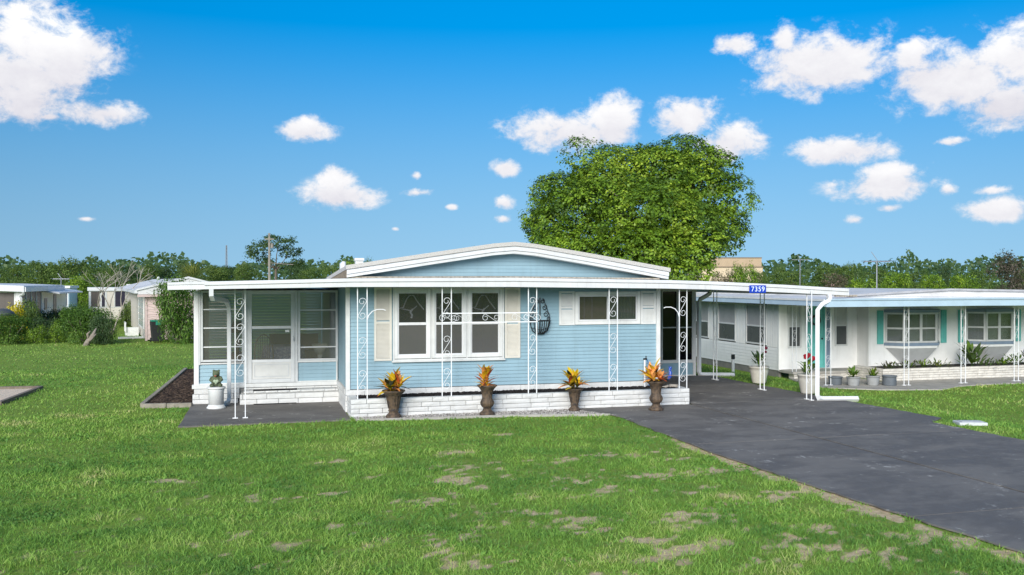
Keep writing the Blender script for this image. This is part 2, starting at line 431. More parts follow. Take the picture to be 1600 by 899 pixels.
a_ = t.new('ShaderNodeAttribute', attribute_name='bare')
g1 = t.noise(P, .5, 5, .6); g2 = t.noise(P, 9, 5, .7); g3 = t.noise(P, 60, 3, .7)
gc = t.mix(t.step(g1, .3, .7), (.21,.32,.05), (.17,.27,.04))
gc = t.mix(t.m('MULTIPLY', t.step(g2, .45, .75), .75), gc, (.27,.28,.10))
gc = t.mix(t.m('MULTIPLY', t.step(g3, .5, .8), .6), gc, (.09,.16,.024))
sand = t.mix(t.step(g2, .3, .7), (.68,.54,.35), (.46,.35,.20)); sand = t.mix(t.m('MULTIPLY', t.step(g3,.55,.8), .5), sand, (.13,.11,.05))
t.l.new(t.mix(t.step(t.m('ADD', a_.outputs['Fac'], t.m('ADD', t.m('MULTIPLY', t.m('SUBTRACT', g2, .5), .7), t.m('MULTIPLY', t.m('SUBTRACT', g3, .5), .7))), .12, .60), gc, sand), b.inputs['Base Color'])
b.inputs['Roughness'].default_value = .95; b.inputs['Specular IOR Level'].default_value = .1
bn = t.new('ShaderNodeBump'); bn.inputs['Strength'].default_value = .7; bn.inputs['Distance'].default_value = .04
t.l.new(t.m('ADD', g2, t.m('MULTIPLY', g3, .6)), bn.inputs['Height']); t.l.new(bn.outputs[0], b.inputs['Normal'])
me.materials.append(LM)
lawn = obj('lawn', me); tag(lawn, 'green patchy lawn spreading around the houses', 'lawn', kind='structure')

# grass blades (uncountable)
def grass():
    g = np.random.default_rng(11); out_u = []; out_v = []; out_d = []
    for (d0, d1, den) in ((6.3,11,3000),(11,15,1750),(15,21,860),(21,32,240),(32,52,60)):
        A = math.pi*(d1*d1-d0*d0)*(84/360); n = int(A*den)
        d = np.sqrt(g.random(n)*(d1*d1-d0*d0)+d0*d0); a = YAW + (g.random(n)-.5)*R(84)
        u = CAM.x + d*np.sin(a); v = CAM.y + d*np.cos(a)
        keep = np.ones(n, bool)
        jg = (fbm(u*5, v*5, 71, 2)-.5)*.16
        for poly in (DRIVE, SLAB, GRAVEL, BED, PAD, PATIO): keep &= ~inside(poly, u+jg, v+jg)
        keep &= ~((u > -.05) & (u < 10.6) & (v > -.03) & (v < 20))
        keep &= ~((u > -3.2) & (u < .1) & (v > 2.9) & (v < 14)); keep &= ~((u > 14.25) & (v > 6.9) & (v < 30)) & ~((u > 17) & (v > 5.5))
        bb = bare(u, v); cl = fbm(u*3.1, v*3.1, 21, 3)
        keep &= g.random(n) > np.clip(bb*1.05 + (fbm(u*9, v*9, 55, 2)-.5)*.9*(bb > .05), 0, .80)
        keep &= g.random(n) < np.clip(.12 + 2.3*(cl-.22), .08, 1)
        out_u.append(u[keep]); out_v.append(v[keep]); out_d.append(d[keep])
    u = np.concatenate(out_u); v = np.concatenate(out_v); d = np.concatenate(out_d); n = len(u)
    cl = fbm(u*2.3, v*2.3, 33, 3); tall = fbm(u*.55, v*.55, 41, 2)
    z = gz(u, v) + (fbm(u*.8, v*.8, 5, 3)-.5)*.05*sst(-v, .8, 2.5)*(1-sst(u, 3.6, 4.8))*(1-sst(-v, 14, 20))*sst(u, -20, -10)
    h = (.018 + .052*g.random(n)**1.7)*(.45+1.05*cl)*(.75+.55*tall)*(1-.35*bare(u, v)); wd = (.0024+.0026*g.random(n))*np.clip(d/10.5, 1, 3.2)
    weed = (fbm(u*1.7, v*2.2, 91, 3) > .60) & (g.random(n) < .6); wd = np.where(weed, wd*2.6, wd); h = np.where(weed, h*.6, h)
    az = g.random(n)*2*math.pi; lean = (.4+1.5*g.random(n))*h; la = g.random(n)*2*math.pi
    sx_, sy_ = np.cos(az)*wd, np.sin(az)*wd; lx, ly = np.cos(la)*lean, np.sin(la)*lean
    V5 = np.empty((n,5,3)); zb = z - .008
    V5[:,0] = np.stack([u-sx_, v-sy_, zb],1); V5[:,1] = np.stack([u+sx_, v+sy_, zb],1)
    V5[:,2] = np.stack([u+sx_*.8+lx*.35, v+sy_*.8+ly*.35, z+h*.65],1); V5[:,3] = np.stack([u-sx_*.8+lx*.35, v-sy_*.8+ly*.35, z+h*.65],1)
    V5[:,4] = np.stack([u+lx, v+ly, z+h],1)
    me = bpy.data.meshes.new('grass'); me.vertices.add(n*5); me.vertices.foreach_set('co', V5.ravel())
    me.loops.add(n*7); o = np.arange(n)[:,None]*5
    me.loops.foreach_set('vertex_index', (o + np.array([0,1,2,3, 3,2,4])).ravel().astype(np.int32))
    me.polygons.add(n*2); st = (np.arange(n)[:,None]*7 + np.array([0,4])).ravel()
    me.polygons.foreach_set('loop_start', st.astype(np.int32)); me.polygons.foreach_set('loop_total', np.tile([4,3], n).astype(np.int32))
    me.update(calc_edges=True)
    lo = fbm(u*.42, v*.6, 81, 3); mid = fbm(u*1.5, v*2.1, 83, 2)
    tint = np.clip(.40 + (cl-.5)*.7 + (lo-.5)*1.1 + (mid-.5)*.8 + (g.random(n)-.5)*.5 + bare(u, v)*.5, 0, 1)
    tint = np.where(weed, tint*.45, tint); a = me.attributes.new('tint', 'FLOAT', 'POINT'); a.data.foreach_set('value', np.repeat(tint, 5).astype(np.float32))
    me.materials.append(leafmat('grass_blade', [(0,(.105,.24,.05)),(.35,(.19,.365,.062)),(.62,(.275,.455,.085)),(.85,(.37,.50,.12)),(1,(.54,.53,.23))], .55, .3))
    return tag(obj('grass', me), 'short green grass blades of the mown lawn', 'grass', kind='stuff')
grass()

# ------------------------------------------------------------------ paving
AM = bpy.data.materials.new('sealed_asphalt'); AM.use_nodes = True; t = NT(AM.node_tree); b = t.n['Principled BSDF']
geo = t.new('ShaderNodeNewGeometry'); P = geo.outputs['Position']
mp = t.new('ShaderNodeMapping'); mp.inputs['Scale'].default_value = (.75, 1.5, 1); mp.inputs['Rotation'].default_value = (0, 0, R(20)); t.l.new(P, mp.inputs[0])
k1 = t.noise(mp.outputs[0], .8, 6, .68, .15); k2 = t.noise(P, 6, 6, .75); k3 = t.noise(P, 140, 3, .7); k4 = t.noise(P, 1.1, 7, .8, .3)
ac = t.mix(t.step(k1, .42, .60), (.125,.115,.107), (.185,.172,.158))
ac = t.mix(t.m('MULTIPLY', t.step(k2, .45, .7), .30), ac, (.24,.23,.215))
ac = t.mix(t.m('MULTIPLY', t.step(k3, .45, .8), .40), ac, (.28,.268,.25))
wear = t.m('MULTIPLY', t.step(k4, .54, .62), t.step(k2, .53, .60))
ac = t.mix(t.m('MULTIPLY', wear, .75), ac, (.52,.50,.46))
stain = t.step(t.noise(P, 1.7, 4, .6), .60, .72)
ac = t.mix(t.m('MULTIPLY', stain, .28), ac, (.075,.07,.067))
t.l.new(ac, b.inputs['Base Color']); t.put(b.inputs['Roughness'], t.m('ADD', .66, t.m('MULTIPLY', t.step(k1, .3, .7), .22)))
b.inputs['Specular IOR Level'].default_value = .22
bn = t.new('ShaderNodeBump'); bn.inputs['Strength'].default_value = .5; bn.inputs['Distance'].default_value = .01
t.l.new(t.m('ADD', k3, k2), bn.inputs['Height']); t.l.new(bn.outputs[0], b.inputs['Normal'])
ASPHALT = AM
def wobble(poly, amp, step, seed):
    g = random.Random(seed); r = []
    for i in range(len(poly)):
        (x1,y1),(x2,y2) = poly[i], poly[(i+1)%len(poly)]; L = math.hypot(x2-x1,y2-y1); n = max(1,int(L/step))
        for k in range(n):
            f = k/n; r.append((x1+(x2-x1)*f+(g.uniform(-amp,amp) if k else 0), y1+(y2-y1)*f+(g.uniform(-amp,amp) if k else 0)))
    return r
# the drive is a row of cast slabs with open joints between them
def clip_half(poly, a, b, c):        # keep a*x+b*y<=c
    r = []; n = len(poly)
    for i in range(n):
        p, q = poly[i], poly[(i+1)%n]; dp, dq = a*p[0]+b*p[1]-c, a*q[0]+b*q[1]-c
        if dp <= 0: r.append(p)
        if dp*dq < 0: s = dp/(dp-dq); r.append((p[0]+(q[0]-p[0])*s, p[1]+(q[1]-p[1])*s))
    return r
drive = obj('driveway', MB().prism_z([(x+(0 if y > -.5 else .09 if x < 7 else -.09), y) for x,y in DRIVE], -.06, .006).mesh('driveway', mat('joint_dirt', (.022,.021,.02), .95, .2, 20)))
tag(drive, 'dark sealed driveway running from the carport to the street', 'driveway', kind='structure')
W_DRIVE = wobble(DRIVE, .03, .22, 3)
jx = lambda v: 7.36 - .028*v
def seg(u_lo, u_hi, v_lo, v_hi):
    p = W_DRIVE
    p = clip_half(p, -1, 0, -u_lo); p = clip_half(p, 1, 0, u_hi); p = clip_half(p, 0, -1, -v_lo); p = clip_half(p, 0, 1, v_hi); return p
JV = [5.7, .02, -4.6, -9.55, -14.5, -22.1]
for i in range(5):
    hi_, lo_ = JV[i]-.009, JV[i+1]+.009
    for side in (0, 1):
        p = clip_half(clip_half(W_DRIVE, 0, 1, hi_), 0, -1, -lo_)
        # joint line u = 7.36-.028 v
        p = clip_half(p, 1, .028, 7.36-.032) if side == 0 else clip_half(p, -1, -.028, -(7.36+.032))
        if len(p) > 2: MB().prism_z(p, .001, .020).build('slab_panel', ASPHALT, drive)
slab = obj('porch_slab', MB().prism_z(wobble(SLAB, .012, .5, 4), -.05, .016).mesh('porch_slab', ASPHALT)); tag(slab, 'dark painted slab before the screened porch', 'slab', kind='structure')
pad = obj('gravel_pad', MB().prism_z(PAD, -.05, .012).mesh('gravel_pad', mat('pale_gravel_ground', (.76,.61,.46), .95, .10, 40, .8, 60))); tag(pad, 'pale gravel pad at the left edge of the lawn', 'gravel pad', kind='structure')
for (a, c) in (((-12,4.05),(-7.18,4.05)), ((-7.22,4.1),(-7.02,7.15)), ((-12,7.55),(-7.05,7.15))):
    d = Vector((c[0]-a[0], c[1]-a[1])); n_ = Vector((-d.y, d.x)).normalized()*.045
    MB().prism_z([(a[0]-n_.x,a[1]-n_.y),(c[0]-n_.x,c[1]-n_.y),(c[0]+n_.x,c[1]+n_.y),(a[0]+n_.x,a[1]+n_.y)], -.03, .07).build('edging_board', mat('weathered_timber', (.20,.165,.13), .9, .15, 12, .5, 40), pad)
patio = obj('neighbour_patio', MB().prism_z(wobble(PATIO, .03, .7, 6), -.42, -.345).mesh('neighbour_patio', mat('pale_concrete', (.42,.40,.36), .9, .14, 2.5, .3, 40))); tag(patio, 'pale concrete patio before the white house', 'patio', kind='structure')
# gravel strip and mulch bed: base sheets with loose pieces (uncountable)
def scatter(name, poly, n, size, z, m, seed, label, cat, flat=.6, stretch=1.0, parent=None):
    g = random.Random(seed); xs = [p[0] for p in poly]; ys = [p[1] for p in poly]; mb = MB()
    while n > 0:
        x, y = g.uniform(min(xs),max(xs)), g.uniform(min(ys),max(ys))
        if not inside(poly, np.array([x]), np.array([y]))[0]: continue
        n -= 1; s = size*g.uniform(.5,1.3); a = g.random()*6.28; ca, sa = math.cos(a), math.sin(a); vs = []
        for (px,py,pz) in ((1,0,0),(0,1,0),(-1,0,0),(0,-1,0),(.15,.1,1),(0,0,-.6)):
            px *= stretch*g.uniform(.7,1.2); py *= g.uniform(.7,1.2); pz *= flat*g.uniform(.7,1.3)
            vs.append((x+s*(px*ca-py*sa), y+s*(px*sa+py*ca), z+s*(pz+.25)))
        mb.add(vs, [(0,1,4),(1,2,4),(2,3,4),(3,0,4),(1,0,5),(2,1,5),(3,2,5),(0,3,5)])
    me = mb.mesh(name, m); a = me.attributes.new('tint','FLOAT','FACE')
    vals = np.repeat(np.random.default_rng(seed).random(len(mb.f)//8), 8).astype(np.float32); a.data.foreach_set('value', vals)
    o = obj(name, me, parent); return tag(o, label, cat if parent is None else None, kind='stuff')
def tintmat(name, stops, rough=.9):
    if name in MATS: return MATS[name]
    m = bpy.data.materials.new(name); m.use_nodes = True; t = NT(m.node_tree); b = t.n['Principled BSDF']
    a = t.new('ShaderNodeAttribute', attribute_name='tint'); t.l.new(t.ramp(a.outputs['Fac'], stops), b.inputs['Base Color'])
    b.inputs['Roughness'].default_value = rough; b.inputs['Specular IOR Level'].default_value = .2; MATS[name] = m; return m
gb = obj('gravel_bed', MB().prism_z(GRAVEL, -.04, .010).mesh('gravel_bed', mat('gravel_base', (.24,.22,.20), .95, .2, 40, .6, 70))); tag(gb, 'grey gravel strip along the white brick planter', 'gravel', kind='structure')
PEB = tintmat('grey_gravel', [(0,(.10,.09,.085)),(.4,(.28,.26,.24)),(.8,(.45,.43,.40)),(1,(.62,.60,.57))])
scatter('gravel', GRAVEL, 5200, .017, .010, PEB, 5, 'loose grey gravel stones beside the white brick planter', 'gravel')
for a, c in zip(GRAVEL[:4], GRAVEL[1:4]):
    d = Vector((c[0]-a[0], c[1]-a[1])); n_ = Vector((-d.y, d.x)).normalized()*.02
    MB().prism_z([(a[0]-n_.x,a[1]-n_.y-.02),(c[0]-n_.x,c[1]-n_.y-.02),(c[0]+n_.x,c[1]+n_.y-.02),(a[0]+n_.x,a[1]+n_.y-.02)], -.03, .035).build('edging_strip', mat('concrete_edging', (.40,.38,.35), .9, .1, 9, .3, 50), gb)
bed = obj('mulch_bed', MB().prism_z(BED, -.04, .03).mesh('mulch_bed', MULCH)); tag(bed, 'dark mulch bed with timber edging beside the porch', 'mulch bed', kind='structure')
CHIP = tintmat('mulch_chips', [(0,(.012,.009,.008)),(.6,(.05,.034,.026)),(1,(.12,.085,.06))])
scatter('mulch', BED, 3800, .035, .03, CHIP, 6, 'loose dark bark mulch in the bed beside the porch', 'mulch', .4, 1.6)
TIMB = mat('grey_landscape_timber', (.31,.28,.23), .9, .15, 8, .5, 40)
for (a, c) in (((-4.16,2.70),(-3.66,2.635)), ((-3.65,2.63),(-3.14,2.57)), ((-4.16,2.80),(-4.06,5.5)), ((-4.055,5.52),(-3.96,8.3)), ((-3.955,8.32),(-3.86,11.2))):
    d = Vector((c[0]-a[0], c[1]-a[1])); n_ = Vector((-d.y, d.x)).normalized()*.05
    MB().prism_z([(a[0]-n_.x,a[1]-n_.y),(c[0]-n_.x,c[1]-n_.y),(c[0]+n_.x,c[1]+n_.y),(a[0]+n_.x,a[1]+n_.y)], -.02, .085).build('timber', TIMB, bed, bevel=.012)
# ------------------------------------------------------------------ main house
H = thing('mobile_home', 'pale blue mobile home with low white gable and lapped siding', 'house', (0,0,0))
HOLES = [(.99,3.31,1.07,2.54),(5.02,6.48,1.79,2.44)]
siding(MB(), .06, 6.93, .47, 2.62, .85, holes=HOLES).build('front_siding', BLUE, H)
GY = [(0,0)]
# gable infill (lapped boards narrowing to the ridge)
g_ = MB(); z = 2.66
while z < 3.3:
    half = max(0, (3.36-z)/.56*3.35); half2 = max(0, (3.36-z-.078)/.56*3.35)
    half = min(half, 3.4); half2 = min(half2, 3.4)
    g_.quad((3.51-half,.839,z),(3.51+half,.839,z),(3.51+half2,.85,z+.078),(3.51-half2,.85,z+.078))
    g_.quad((3.51-half,.85,z),(3.51+half,.85,z),(3.51+half,.839,z),(3.51-half,.839,z)); z += .078
g_.build('gable_siding', BLUE, H)
siding(MB(), .85, 16.8, .47, 2.62, .02, axis='v', sgn=-1).build('left_siding', BLUE, H)
siding(MB(), .85, 16.8, .47, 2.62, 6.98, axis='v', sgn=1).build('right_siding', BLUE, H)
MB().box(.0,6.99,16.75,16.82,.47,2.7).build('back_wall', BLUE, H)
MB().box(-.022,.065,.815,.87,.46,2.60).build('corner_trim', TRIM, H); MB().box(6.92,7.015,.815,.87,.46,2.58).build('corner_trim', TRIM, H)
MB().box(.03,6.97,.95,16.7,.40,.47).build('floor_deck', DARK, H)
# rooms behind the windows
def room(u0,u1,v0,v1,z0,z1,m,parent):
    return MB().quad((u0,v1,z0),(u1,v1,z0),(u1,v1,z1),(u0,v1,z1)).quad((u0,v0,z0),(u0,v1,z0),(u0,v1,z1),(u0,v0,z1)).quad((u1,v1,z0),(u1,v0,z0),(u1,v0,z1),(u1,v1,z1)).quad((u0,v0,z0),(u1,v0,z0),(u1,v1,z0),(u0,v1,z0)).quad((u0,v1,z1),(u1,v1,z1),(u1,v0,z1),(u0,v0,z1)).build('room', m, parent)
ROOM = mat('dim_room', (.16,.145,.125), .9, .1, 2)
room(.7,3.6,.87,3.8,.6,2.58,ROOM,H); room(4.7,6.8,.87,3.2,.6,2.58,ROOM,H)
# triple window
def dh_window(parent, u0, u1, z0, z1, v, lower=SCREEN, upper=GLASS, mid=None):
    w_ = frame(MB(), u0-.06, u1+.06, z0-.06, z1+.06, .065, v-.035, v+.03).build('window', TRIM, parent, bevel=.006)
    zm = mid or (z0+z1)/2
    frame(MB(), u0+.004, u1-.004, z0+.004, z1-.004, .028, v-.012, v+.02).build('sash', WHITE, w_)
    MB().box(u0+.03,u1-.03,v-.022,v+.012,zm-.028,zm+.028).build('meeting_rail', WHITE, w_)
    MB().box(u0+.03,u1-.03,v+.002,v+.006,zm+.028,z1-.03).build('pane', upper, w_)
    MB().box(u0+.03,u1-.03,v+.002,v+.006,z0+.03,zm-.028).build('pane', lower, w_)
    return w_
for (a, b) in ((1.05,1.69),(1.84,2.46),(2.62,3.26)): dh_window(H, a, b, 1.14, 2.48, .84)
MB().box(1.755,1.775,.82,.87,1.07,2.54).build('window_mullion', TRIM, H); MB().box(2.525,2.555,.82,.87,1.07,2.54).build('window_mullion', TRIM, H)
frame(MB(), .955, 3.355, 1.035, 2.575, .034, .795, .85).build('window_casing', TRIM, H, bevel=.006)
MB().box(.93,3.38,.775,.85,1.005,1.035).build('window_sill', TRIM, H, bevel=.006)
# swag valances behind the upper panes
LACE = mat('lace_valance', (.60,.55,.62), .9, .15, 20); TEALC = mat('teal_curtain', (.03,.07,.065), .9, .2, 6)
def swag(u0, u1, ztop, dips, v, m, parent, n=26):
    mb = MB(); c = (u0+u1)/2
    for i in range(n):
        a, b = u0+(u1-u0)*i/n, u0+(u1-u0)*(i+1)/n
        def zb(u):
            q = (u-c)/((u1-u0)/2); return ztop - dips*(.30+.70*abs(q)**1.3)
        f = lambda u: v + .025*math.sin(u*45)
        mb.quad((a,f(a),zb(a)),(b,f(b),zb(b)),(b,f(b)+.01,ztop),(a,f(a)+.01,ztop))
    return mb.build('valance', m, parent)
for (a, b) in ((1.05,1.69),(1.84,2.46),(2.62,3.26)):
    s_ = swag(a-.04, b+.04, 2.52, .52, 1.02, TEALC, H); c = (a+b)/2
    tr = [(a+.03,1.0,2.12),(a+.15,1.0,2.15),(a+.22,1.0,2.32),(c-.04,1.0,2.40),(c+.05,1.0,2.40),(b-.18,1.0,2.26),(b-.05,1.0,2.10)]
    MB().tube(tr, .014, 5).build('trim_cord', LACE, s_); MB().tube([(c+.03,1.0,2.12),(c-.02,1.0,2.05),(c+.02,1.0,1.98),(c,1.0,1.92)], .022, 5).build('tassel', LACE, s_)
    MB().tube([(a+.12,1.0,2.12),(c,1.0,2.08),(b-.2,1.0,2.18)], .012, 5).build('trim_cord', LACE, s_)
# small slider window
sw = frame(MB(), 4.975, 6.525, 1.745, 2.475, .075, .795, .87).build('slider_window', TRIM, H, bevel=.006)
frame(MB(), 5.055, 5.76, 1.825, 2.395, .03, .825, .855).build('sash', WHITE, sw); frame(MB(), 5.74, 6.445, 1.825, 2.395, .03, .812, .824).build('sash', WHITE, sw)
MB().box(5.085,5.73,.838,.842,1.855,2.365).build('pane', GLASS, sw); MB().box(5.77,6.415,.816,.820,1.855,2.365).build('pane', GLASS, sw)
BLIND = mat('brown_bamboo_blind', (.22,.16,.10), .8, .15, 14)
bl = MB()
for i in range(22): bl.box(5.05,5.76,.93,.936,1.83+i*.026,1.853+i*.026)
bl.build('blind', BLIND, H)
mb = MB()
for i in range(18):
    a = 5.78+i*.037; mb.quad((a,.95+.02*(i%2),1.8),(a+.037,.95+.02*((i+1)%2),1.8),(a+.037,.95+.02*((i+1)%2),2.42),(a,.95+.02*(i%2),2.42))
mb.build('curtain', mat('green_grey_curtain', (.12,.15,.125), .9, .1, 8), H)
# louvred shutters
def shutter(parent, u0, u1, z0, z1, v, m):
    s_ = frame(MB(), u0, u1, z0, z1, .045, v-.03, v).build('shutter', m, parent)
    zm = z0+(z1-z0)*.52
    MB().box(u0+.046,u1-.046,v-.028,v-.002,zm-.025,zm+.025).build('shutter_rail', m, s_)
    mb = MB(); z = z0+.05
    while z < z1-.06:
        if abs(z+.012-zm) > .04: mb.quad((u0+.045,v-.024,z),(u1-.045,v-.024,z),(u1-.045,v-.006,z+.026),(u0+.045,v-.006,z+.026)).quad((u0+.045,v-.006,z),(u1-.045,v-.006,z),(u1-.045,v-.024,z),(u0+.045,v-.024,z))
        z += .0265
    mb.build('louvres', m, s_); return s_
shutter(H, .565, .93, 1.045, 2.575, .84, CREAM); shutter(H, 3.375, 3.72, 1.045, 2.565, .84, CREAM)
shutter(H, 4.61, 4.965, 1.74, 2.485, .84, TRIM); shutter(H, 6.54, 6.905, 1.74, 2.485, .84, TRIM)
# brick skirting behind the planter
MB().box(.03,6.97,.87,.93,-.02,.46).build('skirting_core', MORTAR, H)
bricks(H, .0, 6.98, .80, .06, 3, .133, .62, BRICK, seed=5, depth=.07, gap=.006)
MB().box(.03,.09,.94,16.7,-.02,.46).build('skirting_core', MORTAR, H)
bricks(H, .80, 3.0, -.03, .0, 4, .115, .40, BRICK, axis='v', sgn=-1, seed=6, depth=.06)
# roof: low gable, rake boards in two steps, pale gravel roofing, weathered left edge
ROOF = mat('white_gravel_roofing', (.62,.60,.57), .95, .18, 60, .9, 120, color2=(.40,.37,.33))
TAN = mat('weathered_tan_edge', (.30,.235,.16), .9, .25, 8, .5, 30)
def rake(v0, v1, dz_top, dz_bot, nm, m, ex=0.0, parent=H, bev=.008):
    us = [-.02-ex, 1.8, 3.05, 3.51, 3.97, 5.3, 7.10+ex]; zt = [3.03, 3.315, 3.505, 3.545, 3.505, 3.30, 3.00]
    return MB().strip(us, [z_+dz_top for z_ in zt], [z_+dz_bot for z_ in zt], v0, v1).build(nm, m, parent, bevel=bev)
roof = rake(.50, 6.0, .0, -.085, 'roof', ROOF, .02, bev=0)
me_ = roof.data
for vv in me_.vertices:
    if vv.co.y > 3: vv.co.z -= .23
rake(.53, .62, -.089, -.185, 'rake_board', WHITE); rake(.555, .635, -.189, -.252, 'rake_trim', TRIM)
rake(.64, .85, -.232, -.252, 'rake_soffit', TRIM, bev=0)
MB().add([(-.03,.63,2.78),(-.03,.63,2.97),(-.03,6.0,2.74),(-.03,6.0,2.55),(.03,.63,2.78),(.03,.63,2.97),(.03,6.0,2.74),(.03,6.0,2.55)], [(0,1,2,3),(7,6,5,4),(0,4,5,1),(2,6,7,3),(1,5,6,2),(0,3,7,4)]).build('eave_edge', TAN, H)
MB().box(.03,6.97,6.0,16.8,2.62,2.70).build('rear_roof', ROOF, H)
def vent(loc, w_, h_, nm='roof_vent'):
    v_ = MB().box(-w_/2,w_/2,-.12,.12,0,h_*.7).build(nm, TRIM, H, loc, bevel=.01); MB().box(-w_*.6,w_*.6,-.15,.15,h_*.7,h_).build('vent_cap', TRIM, v_, bevel=.01)
vent((.42,2.4,3.02), .17, .20); vent((.30,5.2,2.66), .10, .50)
MB().lathe([(.07,0),(.06,.3),(.06,.42),(.035,.46)], 12, (0,0,0)).build('vent_pipe', WHITE, H, (.22,4.0,2.72), smooth=False)
# screened porch (left) ------------------------------------------------------------
PV = 3.0
ALU = mat('pale_grey_aluminium', (.60,.615,.62), .42, .06, 5, spec=.5)
def jal_window(parent, u0, u1, z0, z1, v, rails):
    w_ = frame(MB(), u0, u1, z0, z1, .05, v-.04, v+.03).build('porch_window', ALU, parent, bevel=.005)
    for r_ in rails: MB().box(u0+.05,u1-.05,v-.018,v+.012,r_-.013,r_+.013).build('rail', WHITE, w_)
    zz = [z0+.05] + list(rails) + [z1-.05]
    for a, b in zip(zz, zz[1:]): MB().box(u0+.05,u1-.05,v+.002,v+.006,a+.013,b-.013).build('pane', SMOKE, w_)
    return w_
MB().box(-3.12,-3.02,PV-.05,PV+.05,.42,2.50).build('porch_corner_post', WHITE, H)
jal_window(H, -2.98, -2.06, .92, 2.50, PV, (1.20+.05,1.62+.05,2.08))
MB().box(-3.015,-2.985,PV-.045,PV+.045,.86,2.50).build('porch_jamb', ALU, H)
MB().box(-2.058,-1.985,PV-.045,PV+.045,.43,2.50).build('porch_jamb', ALU, H)
MB().box(-.955,-.90,PV-.045,PV+.045,.43,2.50).build('porch_jamb', ALU, H)
jal_window(H, -.89, .0, .90, 2.50, PV, (1.21,1.62,2.05))
for (a, b, z0, z1) in ((-3.06,-2.06,.44,.86), (-.89,-.03,.44,.86)):
    siding(MB(), a, b, z0, z1, PV, .085).build('porch_panel', BLUE, H)
    frame(MB(), a-.03, b+.02, z0-.02, z1+.04, .03, PV-.035, PV+.02).build('panel_trim', TRIM, H)
MB().box(-3.16,-.0,PV-.09,PV+.06,.34,.425).build('porch_sill', TRIM, H, bevel=.006)
# door
dr = frame(MB(), -1.98, -.96, .43, 2.50, .085, PV-.05, PV+.02).build('screen_door', ALU, H, bevel=.006)
MB().box(-1.894,-1.046,PV-.03,PV+.012,.516,.89).build('kick_panel', mat('grey_door_panel', (.60,.60,.58), .5, .06, 4), dr, bevel=.004)
frame(MB(), -1.85, -1.09, .56, .85, .02, PV-.038, PV-.028).build('panel_moulding', ALU, dr)
MB().box(-1.894,-1.046,PV-.04,PV+.012,.89,.95).build('door_rail', WHITE, dr); MB().box(-1.894,-1.046,PV-.04,PV+.012,1.64,1.70).build('door_rail', WHITE, dr)
MB().box(-1.894,-1.046,PV-.004,PV,.952,1.638).build('pane', SMOKE, dr); MB().box(-1.894,-1.046,PV-.004,PV,1.702,2.414).build('pane', SMOKE, dr)
MB().box(-1.17,-1.08,PV-.055,PV-.035,1.56,1.61).build('door_label', TRIM, dr)
MB().tube([(-1.0,PV-.05,1.36),(-1.0,PV-.09,1.37),(-1.0,PV-.09,1.45),(-1.0,PV-.05,1.46)], .012, 6).build('door_handle', WHITE, dr)
# porch interior and far walls
PINT = mat('porch_interior_panelling', (.62,.60,.54), .8, .12, 3); PFL = mat('porch_floor', (.30,.25,.20), .8, .1, 4)
MB().box(-3.10,-.0,PV+.06,8.4,.36,.42).build('porch_floor', PFL, H)
blindm = leafmat('translucent_blind', [(0,(.55,.53,.47)),(1,(.62,.60,.54))], .7, .55)
bw = MB()
for i in range(26): bw.quad((-3.08,8.35,.44+i*.08),(-.02,8.35,.44+i*.08),(-.02,8.30,.515+i*.08),(-3.08,8.30,.515+i*.08))
bw.build('porch_back_wall', blindm, H)
lw = MB()
for i in range(30): lw.box(-3.10,-3.06,PV+.1+i*.176,PV+.268+i*.176,.42,2.44)
lw.build('porch_side_panelling', PINT, H)
MB().box(-3.10,-.02,PV+.03,8.4,2.46,2.5).build('porch_ceiling', TRIM, H)
# brick base and step
MB().box(-3.12,-.02,PV-.04,PV+.04,-.02,.34).build('porch_base_core', MORTAR, H)
bricks(H, -3.15, -2.16, PV-.13, .0, 3, .113, .36, BRICK, seed=8, depth=.09)
for c, (a, b, vv, z0, z1) in enumerate(((-2.15,-.03,2.42,.0,.27),)):
    MB().box(a+.02,b,vv+.09,PV-.06,-.01,z1-.005).build('step_core', MORTAR, H)
    bricks(H, a, b, vv, .02, 2, .112, .50, BRICK, seed=12, depth=.10)
    bricks(H, a+.08, b, vv+.10, vv*0+.245, 1, .055, .26, BRICK, seed=14, depth=.46, irregular=.1)
BLK = mat('flat_black', (.01,.01,.012), .9, .1)
MB().box(-1.86,-.93,2.53,2.56,.302,.335).build('step_strip', BLK, H); MB().box(-1.86,-.95,2.405,2.43,-.0,.035).build('step_strip', BLK, H)  # solid black strips on the step top and along its foot
bricks(H, -2.1, -.03, 2.83, .30, 1, .04, .5, BRICK, seed=15, depth=.06)
# screened utility room at the back of the carport
RV = 5.6
MB().box(7.02,10.24,RV-.02,RV+.06,2.45,2.52).build('utility_head', TRIM, H)
siding(MB(), 7.02, 10.2, .02, .40, RV, .095).build('utility_panel', BLUE, H)
frame(MB(), 7.02, 10.26, -.0, .44, .05, RV-.03, RV+.04).build('utility_trim', TRIM, H)
for k, (a, b) in enumerate(((7.05,8.1),(8.15,9.2),(9.22,9.72),(9.73,10.20))):
    f_ = frame(MB(), a, b, .44, 2.45, .035, RV-.03, RV+.03).build('screen_panel', ALU, H)
    MB().box(a+.035,b-.035,RV-.015,RV+.015,1.38,1.41).build('rail', ALU, f_); MB().box(a+.035,b-.035,RV-.002,RV+.002,.475,1.38).build('pane', DARKSCREEN, f_); MB().box(a+.035,b-.035,RV-.002,RV+.002,1.41,2.415).build('pane', DARKSCREEN, f_)
MB().box(10.20,10.28,RV-.04,RV+.06,.0,2.52).build('utility_corner', WHITE, H)
MB().box(10.20,10.25,RV+.06,9.0,.0,2.45).build('utility_side', BLUE, H); MB().box(7.0,10.25,9.0,9.05,.0,2.45).build('utility_back', DARK, H)
